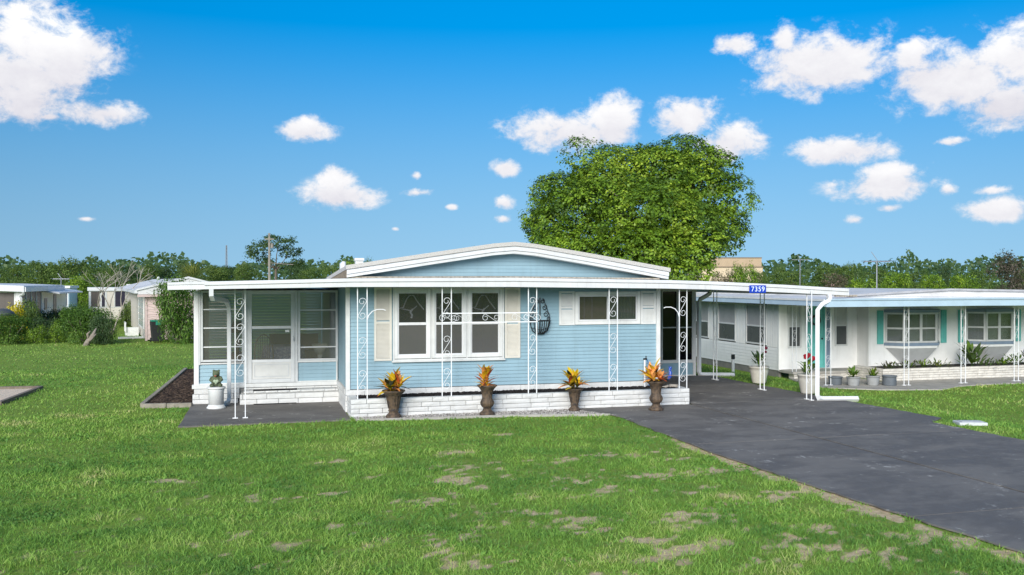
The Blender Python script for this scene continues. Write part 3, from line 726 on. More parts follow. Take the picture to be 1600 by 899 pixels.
# ------------------------------------------------------------------ canopy over porch, front and carport
K = thing('canopy', 'long white flat canopy on scrolled iron posts across porch and carport', 'canopy', (0,0,0))
CU = [-3.40,-2.74,0,3.3,6.72,7.8,9.6,11.27]; CT = [2.685,2.70,2.765,2.78,2.735,2.705,2.63,2.54]; CB = [2.54,2.55,2.59,2.585,2.545,2.52,2.45,2.375]
def ci(u, T): return float(np.interp(u, CU, T))
MB().strip(CU[1:], [z-.004 for z in CT[1:]], [z-.075 for z in CT[1:]], -.115, -.02).build('fascia_upper', WHITE, K, bevel=.008)
MB().strip(CU[1:], [z-.079 for z in CT[1:]], CB[1:], -.090, -.018).build('fascia_lower', WHITE, K, bevel=.006)
MB().strip(CU[:2], [z-.004 for z in CT[:2]], [z-.055 for z in CT[:2]], -.085, -.018).build('fascia_upper', WHITE, K, bevel=.006)
MB().strip(CU[:2], [z-.058 for z in CT[:2]], CB[:2], -.070, -.016).build('fascia_lower', WHITE, K, bevel=.006)
def roofsheet(u0, u1, v1, nm='roof_sheet'):
    us = [u0] + [u for u in CU if u0 < u < u1] + [u1]
    MB().strip(us, [ci(u,CT)-.012 for u in us], [ci(u,CT)-.09 for u in us], -.016, v1).build(nm, WHITE, K)
    u = u0+.2
    while u < u1-.1:
        MB().box(u-.02,u+.02,-.01,v1-.02,ci(u,CT)-.125,ci(u,CT)-.092).build('roof_rib', WHITE, K); u += .41
roofsheet(-3.39, -.035, 8.6); roofsheet(-.03, 6.99, .80); roofsheet(7.02, 11.25, 9.2)
MB().box(-3.40,-3.36,-.01,8.6,2.53,2.68).build('side_gutter', WHITE, K); MB().box(11.25,11.30,-.08,9.2,2.375,2.53).build('side_gutter', WHITE, K)
RUST = mat('dirty_edge', (.42,.37,.30), .9, .25, 18)
MB().strip([.05,3.3,6.9], [2.80,2.81,2.775], [2.768,2.783,2.745], .60, .80).build('flashing', RUST, K)
def S(w_, h_, r_=.0048, n=15):
    """S-scroll in the u-z plane, centred"""
    mb = MB(); rr = w_*.485
    top = []
    for i in range(n+1):
        t_ = i/n*math.radians(400); q = rr*(1-.68*i/n)
        top.append((-q*math.cos(t_+math.pi*0)*1.0, 0, q*math.sin(t_)))
    # top spiral: starts on the right side, over the top, curls in on the left
    A = [(-x, 0, z+h_/2-rr) for x, _, z in top]
    Bt = [(-x, 0, -z) for x, _, z in A]
    mb.tube(list(reversed(A)) + [(rr*.35,0,h_*.10)], r_, 5); mb.tube(list(reversed(Bt)) + [(-rr*.35,0,-h_*.10)], r_, 5)
    mb.tube([(rr*.95,0,h_/2-rr-.01),(rr*.35,0,h_*.10),(-rr*.35,0,-h_*.10),(-rr*.95,0,-h_/2+rr+.01)], r_, 5)
    return mb.mesh('scroll', IRON)
SCR = S(.17, .44); SCRH = S(.17, .42)
def post(u0, u1, v, zb, zt, scrolls, base=False, rot=False, parent=K, m=IRON, me=None, zs=1.0, half=.0088):
    mb = MB()
    if not rot: mb.box(u0-half,u0+half,v-half,v+half,zb,zt); mb.box(u1-half,u1+half,v-half,v+half,zb,zt)
    else: mb.box(v-half,v+half,u0-half,u0+half,zb,zt); mb.box(v-half,v+half,u1-half,u1+half,zb,zt)
    p_ = mb.build('post', m, parent)
    if base:
        for q in (u0, u1): MB().box(q-.05,q+.05,v-.04,v+.04,zb-.004,zb+.012).build('base_plate', m, p_) if not rot else MB().box(v-.04,v+.04,q-.05,q+.05,zb-.004,zb+.012).build('base_plate', m, p_)
    for z_ in scrolls:
        loc = ((u0+u1)/2, v, z_) if not rot else (v, (u0+u1)/2, z_)
        obj('scroll', me or SCR, p_, loc, (0,0,R(90) if rot else 0), (abs(u1-u0)/.19, 1, zs))
    return p_
ZS = (2.16, 1.38, .72)
for (a, b) in ((.14,.33),(1.85,2.04),(3.68,3.86),(5.48,5.67),(7.12,7.30)):
    post(a, b, .06, .36, ci((a+b)/2,CT)-.09, ZS)
for (u0, d_) in ((.33,1),(7.12,-1)):
    pts = [(u0, .06, 1.92), (u0+.03*d_,.06,2.02), (u0+.10*d_,.06,2.10), (u0+.20*d_,.06,2.14), (u0+.32*d_,.06,2.14), (u0+.37*d_,.06,2.12)]
    MB().tube(pts, .010, 6).build('post_bracket', IRON, K)
post(-2.20, -2.01, .45, .016, 2.55, (2.16,1.66,1.05), base=True)
# trellis beam between the second and third post
bm = MB().box(1.84,3.875,.035,.047,1.848,1.869).box(1.84,3.875,.035,.047,2.038,2.059).build('trellis_beam', IRON, K)
for u_ in (1.97,2.27,2.87,3.50,3.76): obj('scroll', SCRH, bm, (u_,.041,1.953), (0,R(90),0), (.9,1,.9))
# carport side posts
for v_ in (-.16, 1.86, 4.30):
    post(v_, v_+.19, 10.27, .02, ci(10.28,CT)-.09, (2.0,1.3,.6), base=True, rot=True)
# downspouts
def spout(pts, r_=.036): return MB().tube(pts, r_, square=True).build('downspout', WHITE, K)
spout([(-2.62,-.05,2.56),(-2.62,-.04,2.44),(-2.60,.05,2.37),(-2.52,1.0,2.34),(-2.42,2.3,2.28),(-2.38,2.55,2.16),(-2.37,2.60,2.0),(-2.37,2.60,.16),(-2.39,2.55,.08),(-2.46,2.44,.05)], .040)
spout([(10.78,-.06,2.42),(10.77,-.10,2.32),(10.70,-.15,2.25),(10.50,-.2,2.18),(10.37,-.24,2.06),(10.37,-.24,.14),(10.41,-.24,.07),(10.50,-.25,.05),(11.28,-.45,.05)], .045)
spout([(10.62,5.35,2.45),(10.60,5.35,2.36),(10.50,5.40,2.28),(10.36,5.45,2.20),(10.33,5.47,2.1),(10.33,5.47,.14),(10.36,5.47,.07),(10.45,5.45,.05),(11.35,5.3,.03)], .045)
# number plate
def textmesh(s, size, name, m):
    cu = bpy.data.curves.new(name, 'FONT'); cu.body = s; cu.size = size; cu.extrude = .002; cu.align_x = 'CENTER'; cu.align_y = 'CENTER'; cu.space_character = 1.12
    o = bpy.data.objects.new(name, cu); COL.objects.link(o); dg = bpy.context.evaluated_depsgraph_get()
    me = bpy.data.meshes.new_from_object(o.evaluated_get(dg)); COL.objects.unlink(o); bpy.data.objects.remove(o); me.materials.clear(); me.materials.append(m); return me
SG = thing('house_number_sign', 'blue house number plate reading 7359 on the canopy edge', 'sign', (8.925,-.135,2.53))
MB().box(-.205,.205,-.006,.012,-.085,.085).build('plate', mat('blue_enamel', (.012,.05,.42), .35, .05, 4), SG, bevel=.006)
tm = textmesh('7359', .155, 'digits', mat('white_reflective', (.75,.85,.9), .5, .02)); 
me_d = obj('digits', tm, SG, (0,-.010,-.004), (R(90),0,0), (1.0,1.0,1))
# ------------------------------------------------------------------ brick planter along the front
PL = thing('brick_planter', 'long low white painted brick planter along the house front', 'planter', (0,0,0))
MB().box(.07,7.28,.08,.148,-.03,.352).build('planter_core', MORTAR, PL); MB().box(7.18,7.27,.175,.80,-.03,.352).build('planter_core', MORTAR, PL); MB().box(.07,.16,.175,.80,-.03,.352).build('planter_core', MORTAR, PL)
bricks(PL, .0, 7.34, .0, -.02, 4, .0955, .46, BRICK, seed=2, depth=.15)
bricks(PL, .10, .80, 7.34, -.02, 4, .0955, .40, BRICK, axis='v', sgn=1, seed=3, depth=.17)
bricks(PL, .10, .80, .0, -.02, 4, .0955, .40, BRICK, axis='v', sgn=-1, seed=4, depth=.17)
BCHIP = tintmat('black_mulch_chips', [(0,(.006,.005,.005)),(.7,(.018,.015,.015)),(1,(.04,.034,.03))])
MB().box(.17,7.17,.155,.79,.0,.345).build('soil', mat('black_soil', (.010,.009,.009), .95, .2, 30), PL)
scatter('mulch', [(.19,.21),(7.16,.21),(7.16,.78),(.19,.78)], 2800, .026, .345, BCHIP, 16, None, None, .4, 1.6, parent=PL)
MB().tube([(6.75,.45,.30),(6.95,.40,.33),(7.1,.45,.36),(7.2,.3,.39)], [.05,.06,.055,.03], 7).build('stone', mat('pale_stone', (.45,.40,.34), .9, .15, 10, .4, 30), PL)
# ------------------------------------------------------------------ urns with crotons
URNM = mat('weathered_bronze_urn', (.13,.088,.055), .62, .2, 13, .8, 30, color2=(.016,.016,.018)); SOIL = mat('potting_soil', (.03,.022,.016), .95, .2, 30)
TALL = [(.0,0),(.155,0),(.160,.03),(.135,.055),(.10,.09),(.085,.11),(.105,.125),(.108,.14),(.095,.155),(.115,.20),(.135,.30),(.155,.42),(.17,.46),(.215,.50),(.232,.525),(.225,.54),(.195,.53),(.165,.48),(.15,.44),(0,.44)]
CAMP = [(.0,0),(.150,0),(.155,.035),(.140,.05),(.095,.085),(.078,.125),(.085,.14),(.120,.165),(.145,.21),(.148,.245),(.125,.285),(.105,.32),(.112,.40),(.130,.47),(.165,.525),(.200,.555),(.205,.575),(.185,.58),(.150,.54),(.12,.50),(0,.50)]
LEAFS = []
for k, (stops) in enumerate(([(0,(.78,.50,.02)),(.6,(.88,.58,.03)),(1,(.70,.52,.02))], [(0,(.82,.30,.07)),(.6,(.90,.42,.13)),(1,(.70,.20,.04))], [(0,(.12,.13,.02)),(.6,(.25,.20,.02)),(1,(.05,.07,.015))], [(0,(.28,.04,.02)),(.5,(.55,.10,.03)),(1,(.10,.03,.02))], [(0,(.014,.02,.012)),(1,(.03,.035,.015))])):
    m_ = leafmat('croton_leaf_%d' % k, stops, .38, .2)
    mb = MB(); n = 6
    for i in range(n+1):
        f = i/n; wd = .5*math.sin(math.pi*min(1,(f*.93+.04)))**.8; dz = -.35*f*f
        mb.v += [(-wd*.28, f, dz+.06*wd), (0, f, dz), (wd*.28, f, dz+.06*wd)]
    for i in range(n): o = i*3; mb.f += [(o,o+1,o+4,o+3),(o+1,o+2,o+5,o+4)]
    me_ = mb.mesh('leaf', m_, True); a = me_.attributes.new('tint','FLOAT','POINT'); a.data.foreach_set('value', [0.35+.3*((i%3)!=1)+.2*(i//3)/n for i in range(len(mb.v))]); LEAFS.append(me_)
def urn(loc, prof, label, sc, flut, rot=0):
    u_ = thing('garden_urn', label, 'urn', loc, rot, 'bronze urns along the planter')
    k = 3 if prof is TALL else 4
    cut = 8 if prof is TALL else 6
    MB().lathe(prof[:cut]+[(0,prof[cut-1][1])], 32).build('foot', URNM, u_, smooth=True); 
    MB().lathe([(0,prof[cut-1][1]-.002)]+prof[cut-1:], 48, flute=flut, fa=.16, fz=(.18,.44) if prof is TALL else (.15,.5)).build('bowl', URNM, u_, smooth=True)
    MB().lathe([(0,.0),(.13,.0),(.10,.02),(0,.025)], 16, (0,0,prof[-1][1]+.002)).build('soil', SOIL, u_)
    u_.scale = (sc[0],sc[0],sc[1]); return u_
def croton(loc, label, n, spread, hgt, weights, seed, size, upright):
    c_ = thing('croton_plant', label, 'plant', loc, 0, 'crotons in the bronze urns'); g = random.Random(seed)
    st = MB(); heads = []
    nh = 5 if not upright else 2
    for i in range(nh):
        a = i*2*math.pi/nh + g.uniform(-.4,.4); r_ = spread*(.0 if (i == 0) else g.uniform(.30,.55)); hh = hgt*(1.0 if i == 0 else g.uniform(.45,.85))*.55
        p = Vector((r_*math.cos(a), r_*math.sin(a), hh)); heads.append(p); st.tube([(0,0,-.04),(p.x*.5,p.y*.5,p.z*.6),p], .008, 5)
    st.build('stem', mat('croton_stem', (.10,.07,.03), .8, .1), c_)
    for i in range(n):
        h_ = heads[i % nh]; tier = (i//nh)/max(1,(n/nh-1)); a = i*2.399 + g.uniform(-.3,.3)
        if upright: tilt = .35 + .75*tier + g.uniform(-.15,.15); L = size*g.uniform(.8,1.1); z0 = hgt*.75*(1-tier)
        else: tilt = .15 + 1.25*tier + g.uniform(-.2,.2); L = size*g.uniform(.75,1.15); z0 = h_.z*(1 - .35*tier)
        me_ = g.choices(LEAFS, weights)[0] if tier < .75 else g.choices(LEAFS, [weights[0]*.4,weights[1],weights[2]*1.5,weights[3]*1.5,weights[4]*3+.5])[0]
        o = obj('leaf', me_, c_, (h_.x*(.9 if not upright else 1), h_.y*(.9 if not upright else 1), z0))
        d = Vector((math.sin(tilt)*math.cos(a), math.sin(tilt)*math.sin(a), math.cos(tilt)))
        q = d.to_track_quat('Y','Z'); o.rotation_mode = 'QUATERNION'; o.rotation_quaternion = q; o.scale = (L*1.05, L, L*g.uniform(.6,1.2))
    return c_
UZ = .018
urn((.81,-.27,UZ), TALL, 'tall fluted bronze urn with a wide rim, leftmost of the four', (1.0,1.0), 14)
croton((.81,-.27,UZ+.45), 'sprawling yellow and peach croton with dark drooping leaves in the leftmost urn', 68, .36, .42, (6,4,1,.6,1.0), 3, .31, False)
urn((2.68,-.40,UZ), CAMP, 'rounded bronze urn with flared lip below the triple window', (1.0,1.04), 16)
croton((2.68,-.40,UZ+.52), 'narrow upright orange and red croton in the second urn', 54, .18, .46, (4,5,.3,2,0), 5, .235, True)
urn((4.58,-.28,UZ), TALL, 'slim tapered bronze urn under the small window', (.80,.86), 14)
croton((4.58,-.28,UZ+.39), 'bushy golden yellow croton in the slim tapered urn', 68, .27, .46, (8,1.5,2,.6,.8), 8, .30, False)
urn((6.23,-.70,UZ), CAMP, 'large flared bronze urn at the driveway end of the planter', (1.0,1.06), 16)
croton((6.20,-.70,UZ+.53), 'wide orange and yellow croton in the urn beside the driveway', 70, .30, .44, (4,6,.6,1.5,.3), 12, .30, False)
# ------------------------------------------------------------------ pedestal and statue
pd = thing('pedestal', 'white round pedestal pot on the porch slab', 'pedestal', (-2.62,2.08,.016))
MB().lathe([(0,0),(.195,0),(.195,.025),(.17,.05),(.155,.08)], 32).build('foot', TRIM, pd, smooth=True)
MB().lathe([(.155,.081),(.158,.36),(.168,.38),(.168,.40),(.160,.405)], 32).build('drum', TRIM, pd, smooth=True)
MB().lathe([(0,.406),(.18,.406),(.192,.42),(.192,.445),(.175,.455),(0,.455)], 32).build('cap', TRIM, pd, smooth=True)
STM = mat('mossy_green_stone', (.12,.15,.085), .85, .2, 14, .6, 40, color2=(.05,.065,.04))
stt = thing('garden_statue', 'mossy green seated animal figurine on the white pedestal', 'statue', (-2.62,2.08,.475))
sb = MB(); sb.ball((0,0,.12),(.105,.09,.13)); sb.ball((0,-.01,.27),(.078,.072,.078)); sb.ball((-.085,-.06,.03),(.05,.085,.04)); sb.ball((.085,-.06,.03),(.05,.085,.04))
sb.ball((-.05,-.02,.335),.028); sb.ball((.055,-.02,.335),.028); sb.ball((-.01,-.075,.245),(.045,.04,.036))
sb.tube([(-.08,0,.20),(-.115,-.03,.14),(-.07,-.09,.11),(-.03,-.11,.10)], [.036,.034,.028,.022], 8); sb.tube([(.08,0,.20),(.115,-.03,.14),(.07,-.09,.11),(.03,-.11,.10)], [.036,.034,.028,.022], 8)
so = sb.build('body', STM, stt, smooth=True); rm = so.modifiers.new('remesh','REMESH'); rm.mode = 'VOXEL'; rm.voxel_size = .011; rm.use_smooth_shade = True
sm = so.modifiers.new('smooth','SMOOTH'); sm.iterations = 3
MB().ball((-.012,-.108,.232),(.026,.014,.016)).build('mouth', mat('faded_red_paint', (.32,.10,.06), .8, .1, 20), stt, smooth=True)
hb = MB().ball((-.024,-.125,.125),(.034,.02,.034)); hb.ball((.024,-.125,.125),(.034,.02,.034)); hb.add([(-.055,-.125,.118),(0,-.142,.125),(.055,-.125,.118),(0,-.125,.06),(0,-.108,.12)], [(0,3,1),(1,3,2),(0,4,3),(4,2,3),(0,1,4),(1,2,4)])
hb.build('heart', mat('pale_green_paint', (.38,.47,.33), .8, .1, 20), stt, smooth=False)
# ------------------------------------------------------------------ wall basket, standpipe, ornament
wb = thing('wall_basket', 'black wrought iron wall basket hanging on the blue siding', 'wall basket', (4.16,.80,1.55))
mb = MB(); rr = .23
for k in range(9):
    f = -1+2*k/8; x = rr*f; dpt = rr*math.sqrt(max(0,1-f*f))
    mb.tube([(x*.98,-dpt*.75-.0,.30),(x*.93,-dpt*.72,.20),(x*.75,-dpt*.5,.08),(x*.3,-.02,.0)], .010, 5)
mb.build('cage', BLACKIRON, wb)
MB().tube([(rr*math.cos(t_), -rr*.78*math.sin(t_), .30) for t_ in np.linspace(0,math.pi,15)], .011, 5).tube([(-rr,0,.30),(rr,0,.30)], .011, 5).build('rim', BLACKIRON, wb)
mb = MB().tube([(0,.0,.0),(0,0,.80)], .012, 5).tube([(-rr*.8,0,.13),(0,-.06,.10),(rr*.8,0,.13)], .008, 5)
def spiral(cx, cz, r_, a0, turns, d_): return [(cx+r_*(1-.75*i/16)*math.cos(a0+d_*turns*2*math.pi*i/16), 0, cz+r_*(1-.75*i/16)*math.sin(a0+d_*turns*2*math.pi*i/16)) for i in range(17)]
for s_ in (-1,1):
    for (cx,cz,r_) in ((.06,.72,.055),(.10,.58,.06),(.13,.44,.065),(.19,.34,.05)): mb.tube(spiral(s_*cx, cz, r_, math.pi/2 if s_>0 else math.pi/2, 1.3, -s_), .008, 5)
    mb.tube([(s_*.20,0,.31),(s_*.22,0,.42),(s_*.17,0,.52),(s_*.15,0,.62),(s_*.10,0,.70),(s_*.06,0,.78)], .008, 5)
mb.build('scrollwork', BLACKIRON, wb)
sp = thing('hose_standpipe', 'white standpipe with black tap and blue hose beside the wall', 'standpipe', (6.55,.62,.33))
MB().tube([(0,0,0),(0,0,.62)], .022, 8).build('pipe', WHITE, sp); MB().tube([(-.03,0,.64),(.05,0,.64)], .022, 7).tube([(.03,0,.64),(.03,0,.71)], .012, 6).build('tap', BLACKIRON, sp)
MB().tube([(.05,0,.63),(.085,-.01,.55),(.095,-.01,.3),(.09,-.02,.06),(.15,-.06,.03)], .013, 6).build('hose', mat('blue_hose', (.05,.16,.35), .5, .05), sp)
on = thing('garden_stake', 'small blue glass bird ornament on a stake in the planter', 'ornament', (7.0,.32,.33))
MB().tube([(0,0,0),(0,0,.22)], .006, 5).build('rod', BLACKIRON, on)
GB = mat('blue_art_glass', (.03,.08,.42), .15, .2, 12, spec=.7)
MB().tube([(-.02,0,.20),(.02,0,.27),(.035,0,.36),(.01,0,.43),(.0,0,.50)], [.02,.045,.035,.02,.006], 8).build('body', GB, on, smooth=True); MB().ball((.045,0,.45),(.025,.012,.04)).build('wing', GB, on, smooth=True)
uc = thing('utility_cover', 'pale concrete utility box lid in the grass by the driveway', 'utility cover', (11.22,-3.92,.02), R(-18))
MB().box(-.26,.26,-.16,.16,-.03,.03).build('rim', mat('pale_lid', (.55,.57,.57), .8, .08, 10, .2, 40), uc, bevel=.01); MB().box(-.20,.20,-.11,.11,.031,.04).build('lid', mat('pale_lid', (.55,.57,.57)), uc)
# ------------------------------------------------------------------ porch furniture
WOOD = mat('brown_turned_wood', (.10,.06,.035), .5, .12, 6)
def windsor(loc, rz, label):
    c_ = thing('windsor_chair', label, 'chair', loc, rz)
    MB().lathe([(0,.43),(.20,.43),(.21,.45),(.19,.465),(0,.46)], 20).build('seat', WOOD, c_, smooth=True)
    for sx_ in (-1,1):
        for sy_ in (-1,1): MB().tube([(sx_*.14,sy_*.13,.44),(sx_*.20,sy_*.19,0)], [.018,.013], 6).build('leg', WOOD, c_)
    MB().tube([(.21*math.cos(t_)*1.02, .17+.04*math.sin(t_), .46+.56*math.sin(t_)**.7) for t_ in np.linspace(0,math.pi,17)], .015, 6).build('hoop', WOOD, c_)
    for k in range(6): x = -.13+.052*k; MB().tube([(x*.9,.17,.46),(x*1.05,.205,.46+.55*math.sqrt(max(0,1-(x/.215)**2)))], .008, 5).build('spindle', WOOD, c_)
    return c_
windsor((-1.60,3.95,.42), R(8), 'brown hoop-back wooden chair seen through the porch door')
CLOTH = mat('blue_patterned_cloth', (.13,.15,.30), .9, .3, 26, color2=(.45,.45,.5))
tb = thing('porch_table', 'round table under a blue patterned cloth inside the porch', 'table', (-1.15,4.9,.42))
MB().lathe([(0,.0),(.05,.0),(.05,.68),(0,.68)], 12).build('pedestal', WOOD, tb); MB().lathe([(0,.68),(.48,.68),(.49,.70),(0,.705)], 28).build('tabletop', WOOD, tb)
cl_ = thing('tablecloth', 'blue patterned cloth draped over the porch table', 'tablecloth', (-1.15,4.9,.42)); MB().lathe([(.55,.22),(.50,.69),(.49,.708),(0,.712)], 40, flute=9, fa=.10, fz=(.1,.5)).build('cloth', CLOTH, cl_, smooth=True)
lp = thing('table_lamp', 'table lamp with black shade behind the left porch window', 'lamp', (-2.22,4.2,.42))
MB().lathe([(0,.6),(.10,.6),(.09,.63),(.03,.66),(.06,.76),(.07,.85),(.02,.95),(.015,1.12),(0,1.12)], 16).build('base', WOOD, lp, smooth=True); MB().lathe([(.19,1.08),(.11,1.34)], 20).build('shade', BLACKIRON, lp)
ss = thing('side_cabinet', 'dark side cabinet under the lamp in the porch', 'cabinet', (-2.22,4.2,.42)); MB().box(-.24,.24,-.2,.2,.05,.58).build('case', WOOD, ss); MB().box(-.26,.26,-.22,.22,.58,.60).build('top', WOOD, ss); MB().box(-.2,.2,-.206,-.202,.1,.52).build('door', WOOD, ss)
bs = thing('stone_birdbath', 'pale stone pedestal bowl behind the right porch window', 'birdbath', (-.35,3.8,.42))
MB().lathe([(0,0),(.14,0),(.12,.06),(.05,.12),(.045,.48),(.07,.56),(0,.56)], 16).build('stem', mat('pale_plaster', (.42,.44,.42), .8, .1, 9), bs, smooth=True); MB().lathe([(0,.56),(.07,.56),(.16,.70),(.19,.80),(.16,.80),(.12,.7),(0,.66)], 20).build('bowl', mat('pale_plaster', (.42,.44,.42)), bs, smooth=True)
sf = thing('wicker_sofa', 'wicker sofa along the back of the porch', 'sofa', (-.8,7.3,.42)); MB().box(-.65,.65,-.35,.35,.15,.42).build('seat', mat('wicker', (.30,.22,.14), .8, .2, 40), sf); MB().box(-.65,.65,.25,.4,.42,.85).build('backrest', mat('wicker', (.3,.22,.14)), sf)
# ------------------------------------------------------------------ neighbour on the right
GN = -.36
N = thing('white_mobile_home', 'white mobile home with teal shutters and bay windows right of the carport', 'house', (0,0,0))
NW = mat('white_aluminium_siding', (.85,.85,.83), .5, .04, 2, streak=.3); TEAL = mat('teal_paint', (.16,.55,.50), .5, .06, 5); NB = mat('light_blue_fascia', (.40,.52,.62), .45, .05, 3)
GRYB = mat('grey_blue_window_surround', (.22,.29,.38), .5, .08, 4); ROLL = mat('white_roof_coating', (.70,.70,.70), .8, .12, 1.2); BLD = mat('pale_grey_blind', (.60,.61,.59), .85, .05, 5)
# left side wall
SU, EV, EB = 14.31, 7.8, -.12
sidew = [(8.52,9.85,.61,1.80),(10.55,11.83,.61,1.82),(12.54,13.9,.61,1.84)]
siding(MB(), EV, 16, EB-.03, .57, SU, .098, .014, axis='v', sgn=-1).build('side_siding', NW, N)
v_ = EV
mb = MB()
def flush_panel():
    global mb
    if mb.v: mb.build('side_panelling', NW, N)
    mb = MB()
for (a, b) in ((EV,8.52),(9.85,10.55),(11.83,12.54),(13.9,16)):
    n_ = max(1, round((b-a)/.105)); pts_ = []
    for k in range(n_):
        q0, q1 = a+(b-a)*k/n_, a+(b-a)*(k+1)/n_; pts_ += [(q0,SU),(q0+.012,SU-.012),(q1-.012,SU-.012)]
    pts_ += [(b,SU),(b,SU+.03),(a,SU+.03)]
    MB().prism_z([(y_,x_) for x_,y_ in pts_][::-1], .575, 1.98).build('side_panelling', NW, N)
MB().box(SU+.04,SU+.06,EV+.05,16,EB,2.0).build('side_backing', DARK, N)
MB().box(SU+.01,SU+.10,EV+.02,16,-.40,EB-.035).build('side_skirting', mat('grey_skirting', (.25,.24,.22), .9, .1, 5), N)
for (a, b, z0, z1) in sidew:
    w_ = frame(MB(), a, b, z0, z1+.14, .05, SU-.03, SU+.03, axis='v').build('window', TRIM, N)
    zm = z0+.62*(z1-z0); zm = 1.22; MB().box(SU-.025,SU+.025,a+.05,b-.05,zm-.025,zm+.025).build('meeting_rail', TRIM, w_)
    MB().box(SU,SU+.004,a+.05,b-.05,zm+.025,z1+.09).build('pane', mat('light_grey_pane', (.42,.41,.42), .3, .05, 3), w_); MB().box(SU,SU+.004,a+.05,b-.05,z0+.05,zm-.025).build('pane', mat('dark_grey_pane', (.10,.105,.11), .25, .08, 3), w_)  # opaque panes: flat light grey above, dark grey below
# recessed entry front
RH = [(14.65,15.08,.60,1.90),(15.33,15.92,EB+.04,1.90),(16.38,16.80,.63,1.90)]
siding(MB(), SU+.03, 17.2, EB, 1.98, EV, .105, .006, holes=RH).build('entry_siding', NW, N)
MB().box(SU-.03,SU+.06,EV-.05,EV+.03,EB-.03,1.98).build('corner_trim', NW, N)
for (a, b, z0, z1) in (RH[0], RH[2]):
    w_ = frame(MB(), a-.03, b+.03, z0-.03, z1+.03, .05, EV-.04, EV+.02).build('window', TRIM, N); zm = z0+(z1-z0)*.5
    MB().box(a+.02,b-.02,EV-.025,EV+.01,zm-.02,zm+.02).build('meeting_rail', TRIM, w_); MB().box(a+.02,b-.02,EV-.01,EV-.006,zm+.02,z1-.02).build('pane', BLD, w_); MB().box(a+.02,b-.02,EV-.01,EV-.006,z0+.02,zm-.02).build('pane', mat('dark_grey_pane', (.1,.105,.11)), w_)
dn = MB().box(15.35,15.90,EV-.035,EV+.01,EB+.06,1.88).build('door', TEAL, N); frame(MB(), 15.29, 15.96, EB+.03, 1.94, .055, EV-.06, EV-.02).build('door_frame', TEAL, dn)
for (c, d) in ((.15,.75),(.9,1.7)): frame(MB(), 15.42, 15.83, c, d, .03, EV-.045, EV-.032).build('door_panel', TEAL, dn)
MB().ball((15.85,EV-.07,.85),.03,8,6).build('door_handle', BLACKIRON, dn); MB().tube([(15.62+.15*math.cos(t_),EV-.065,1.45+.15*math.sin(t_)) for t_ in np.linspace(0,2*math.pi,18)], .03, 6).build('wreath', mat('dark_wreath', (.03,.04,.03), .9, .2, 30), dn)
MB().box(15.97,16.16,EV-.04,EV,EB+.03,1.94).build('sidelight', GRYB, N)
MB().box(SU-.02,17.15,EV-.85,EV-.01,EB-.07,EB-.002).build('entry_slab', mat('pale_concrete', (.42,.40,.36)), N)
bricks(N, SU+.05, 17.1, EV-.80, -.345, 2, .074, .37, mat('cream_brick', (.66,.63,.57), .8, .12, 5, .4, 30, coords='World'), seed=25, depth=.3, irregular=.08)
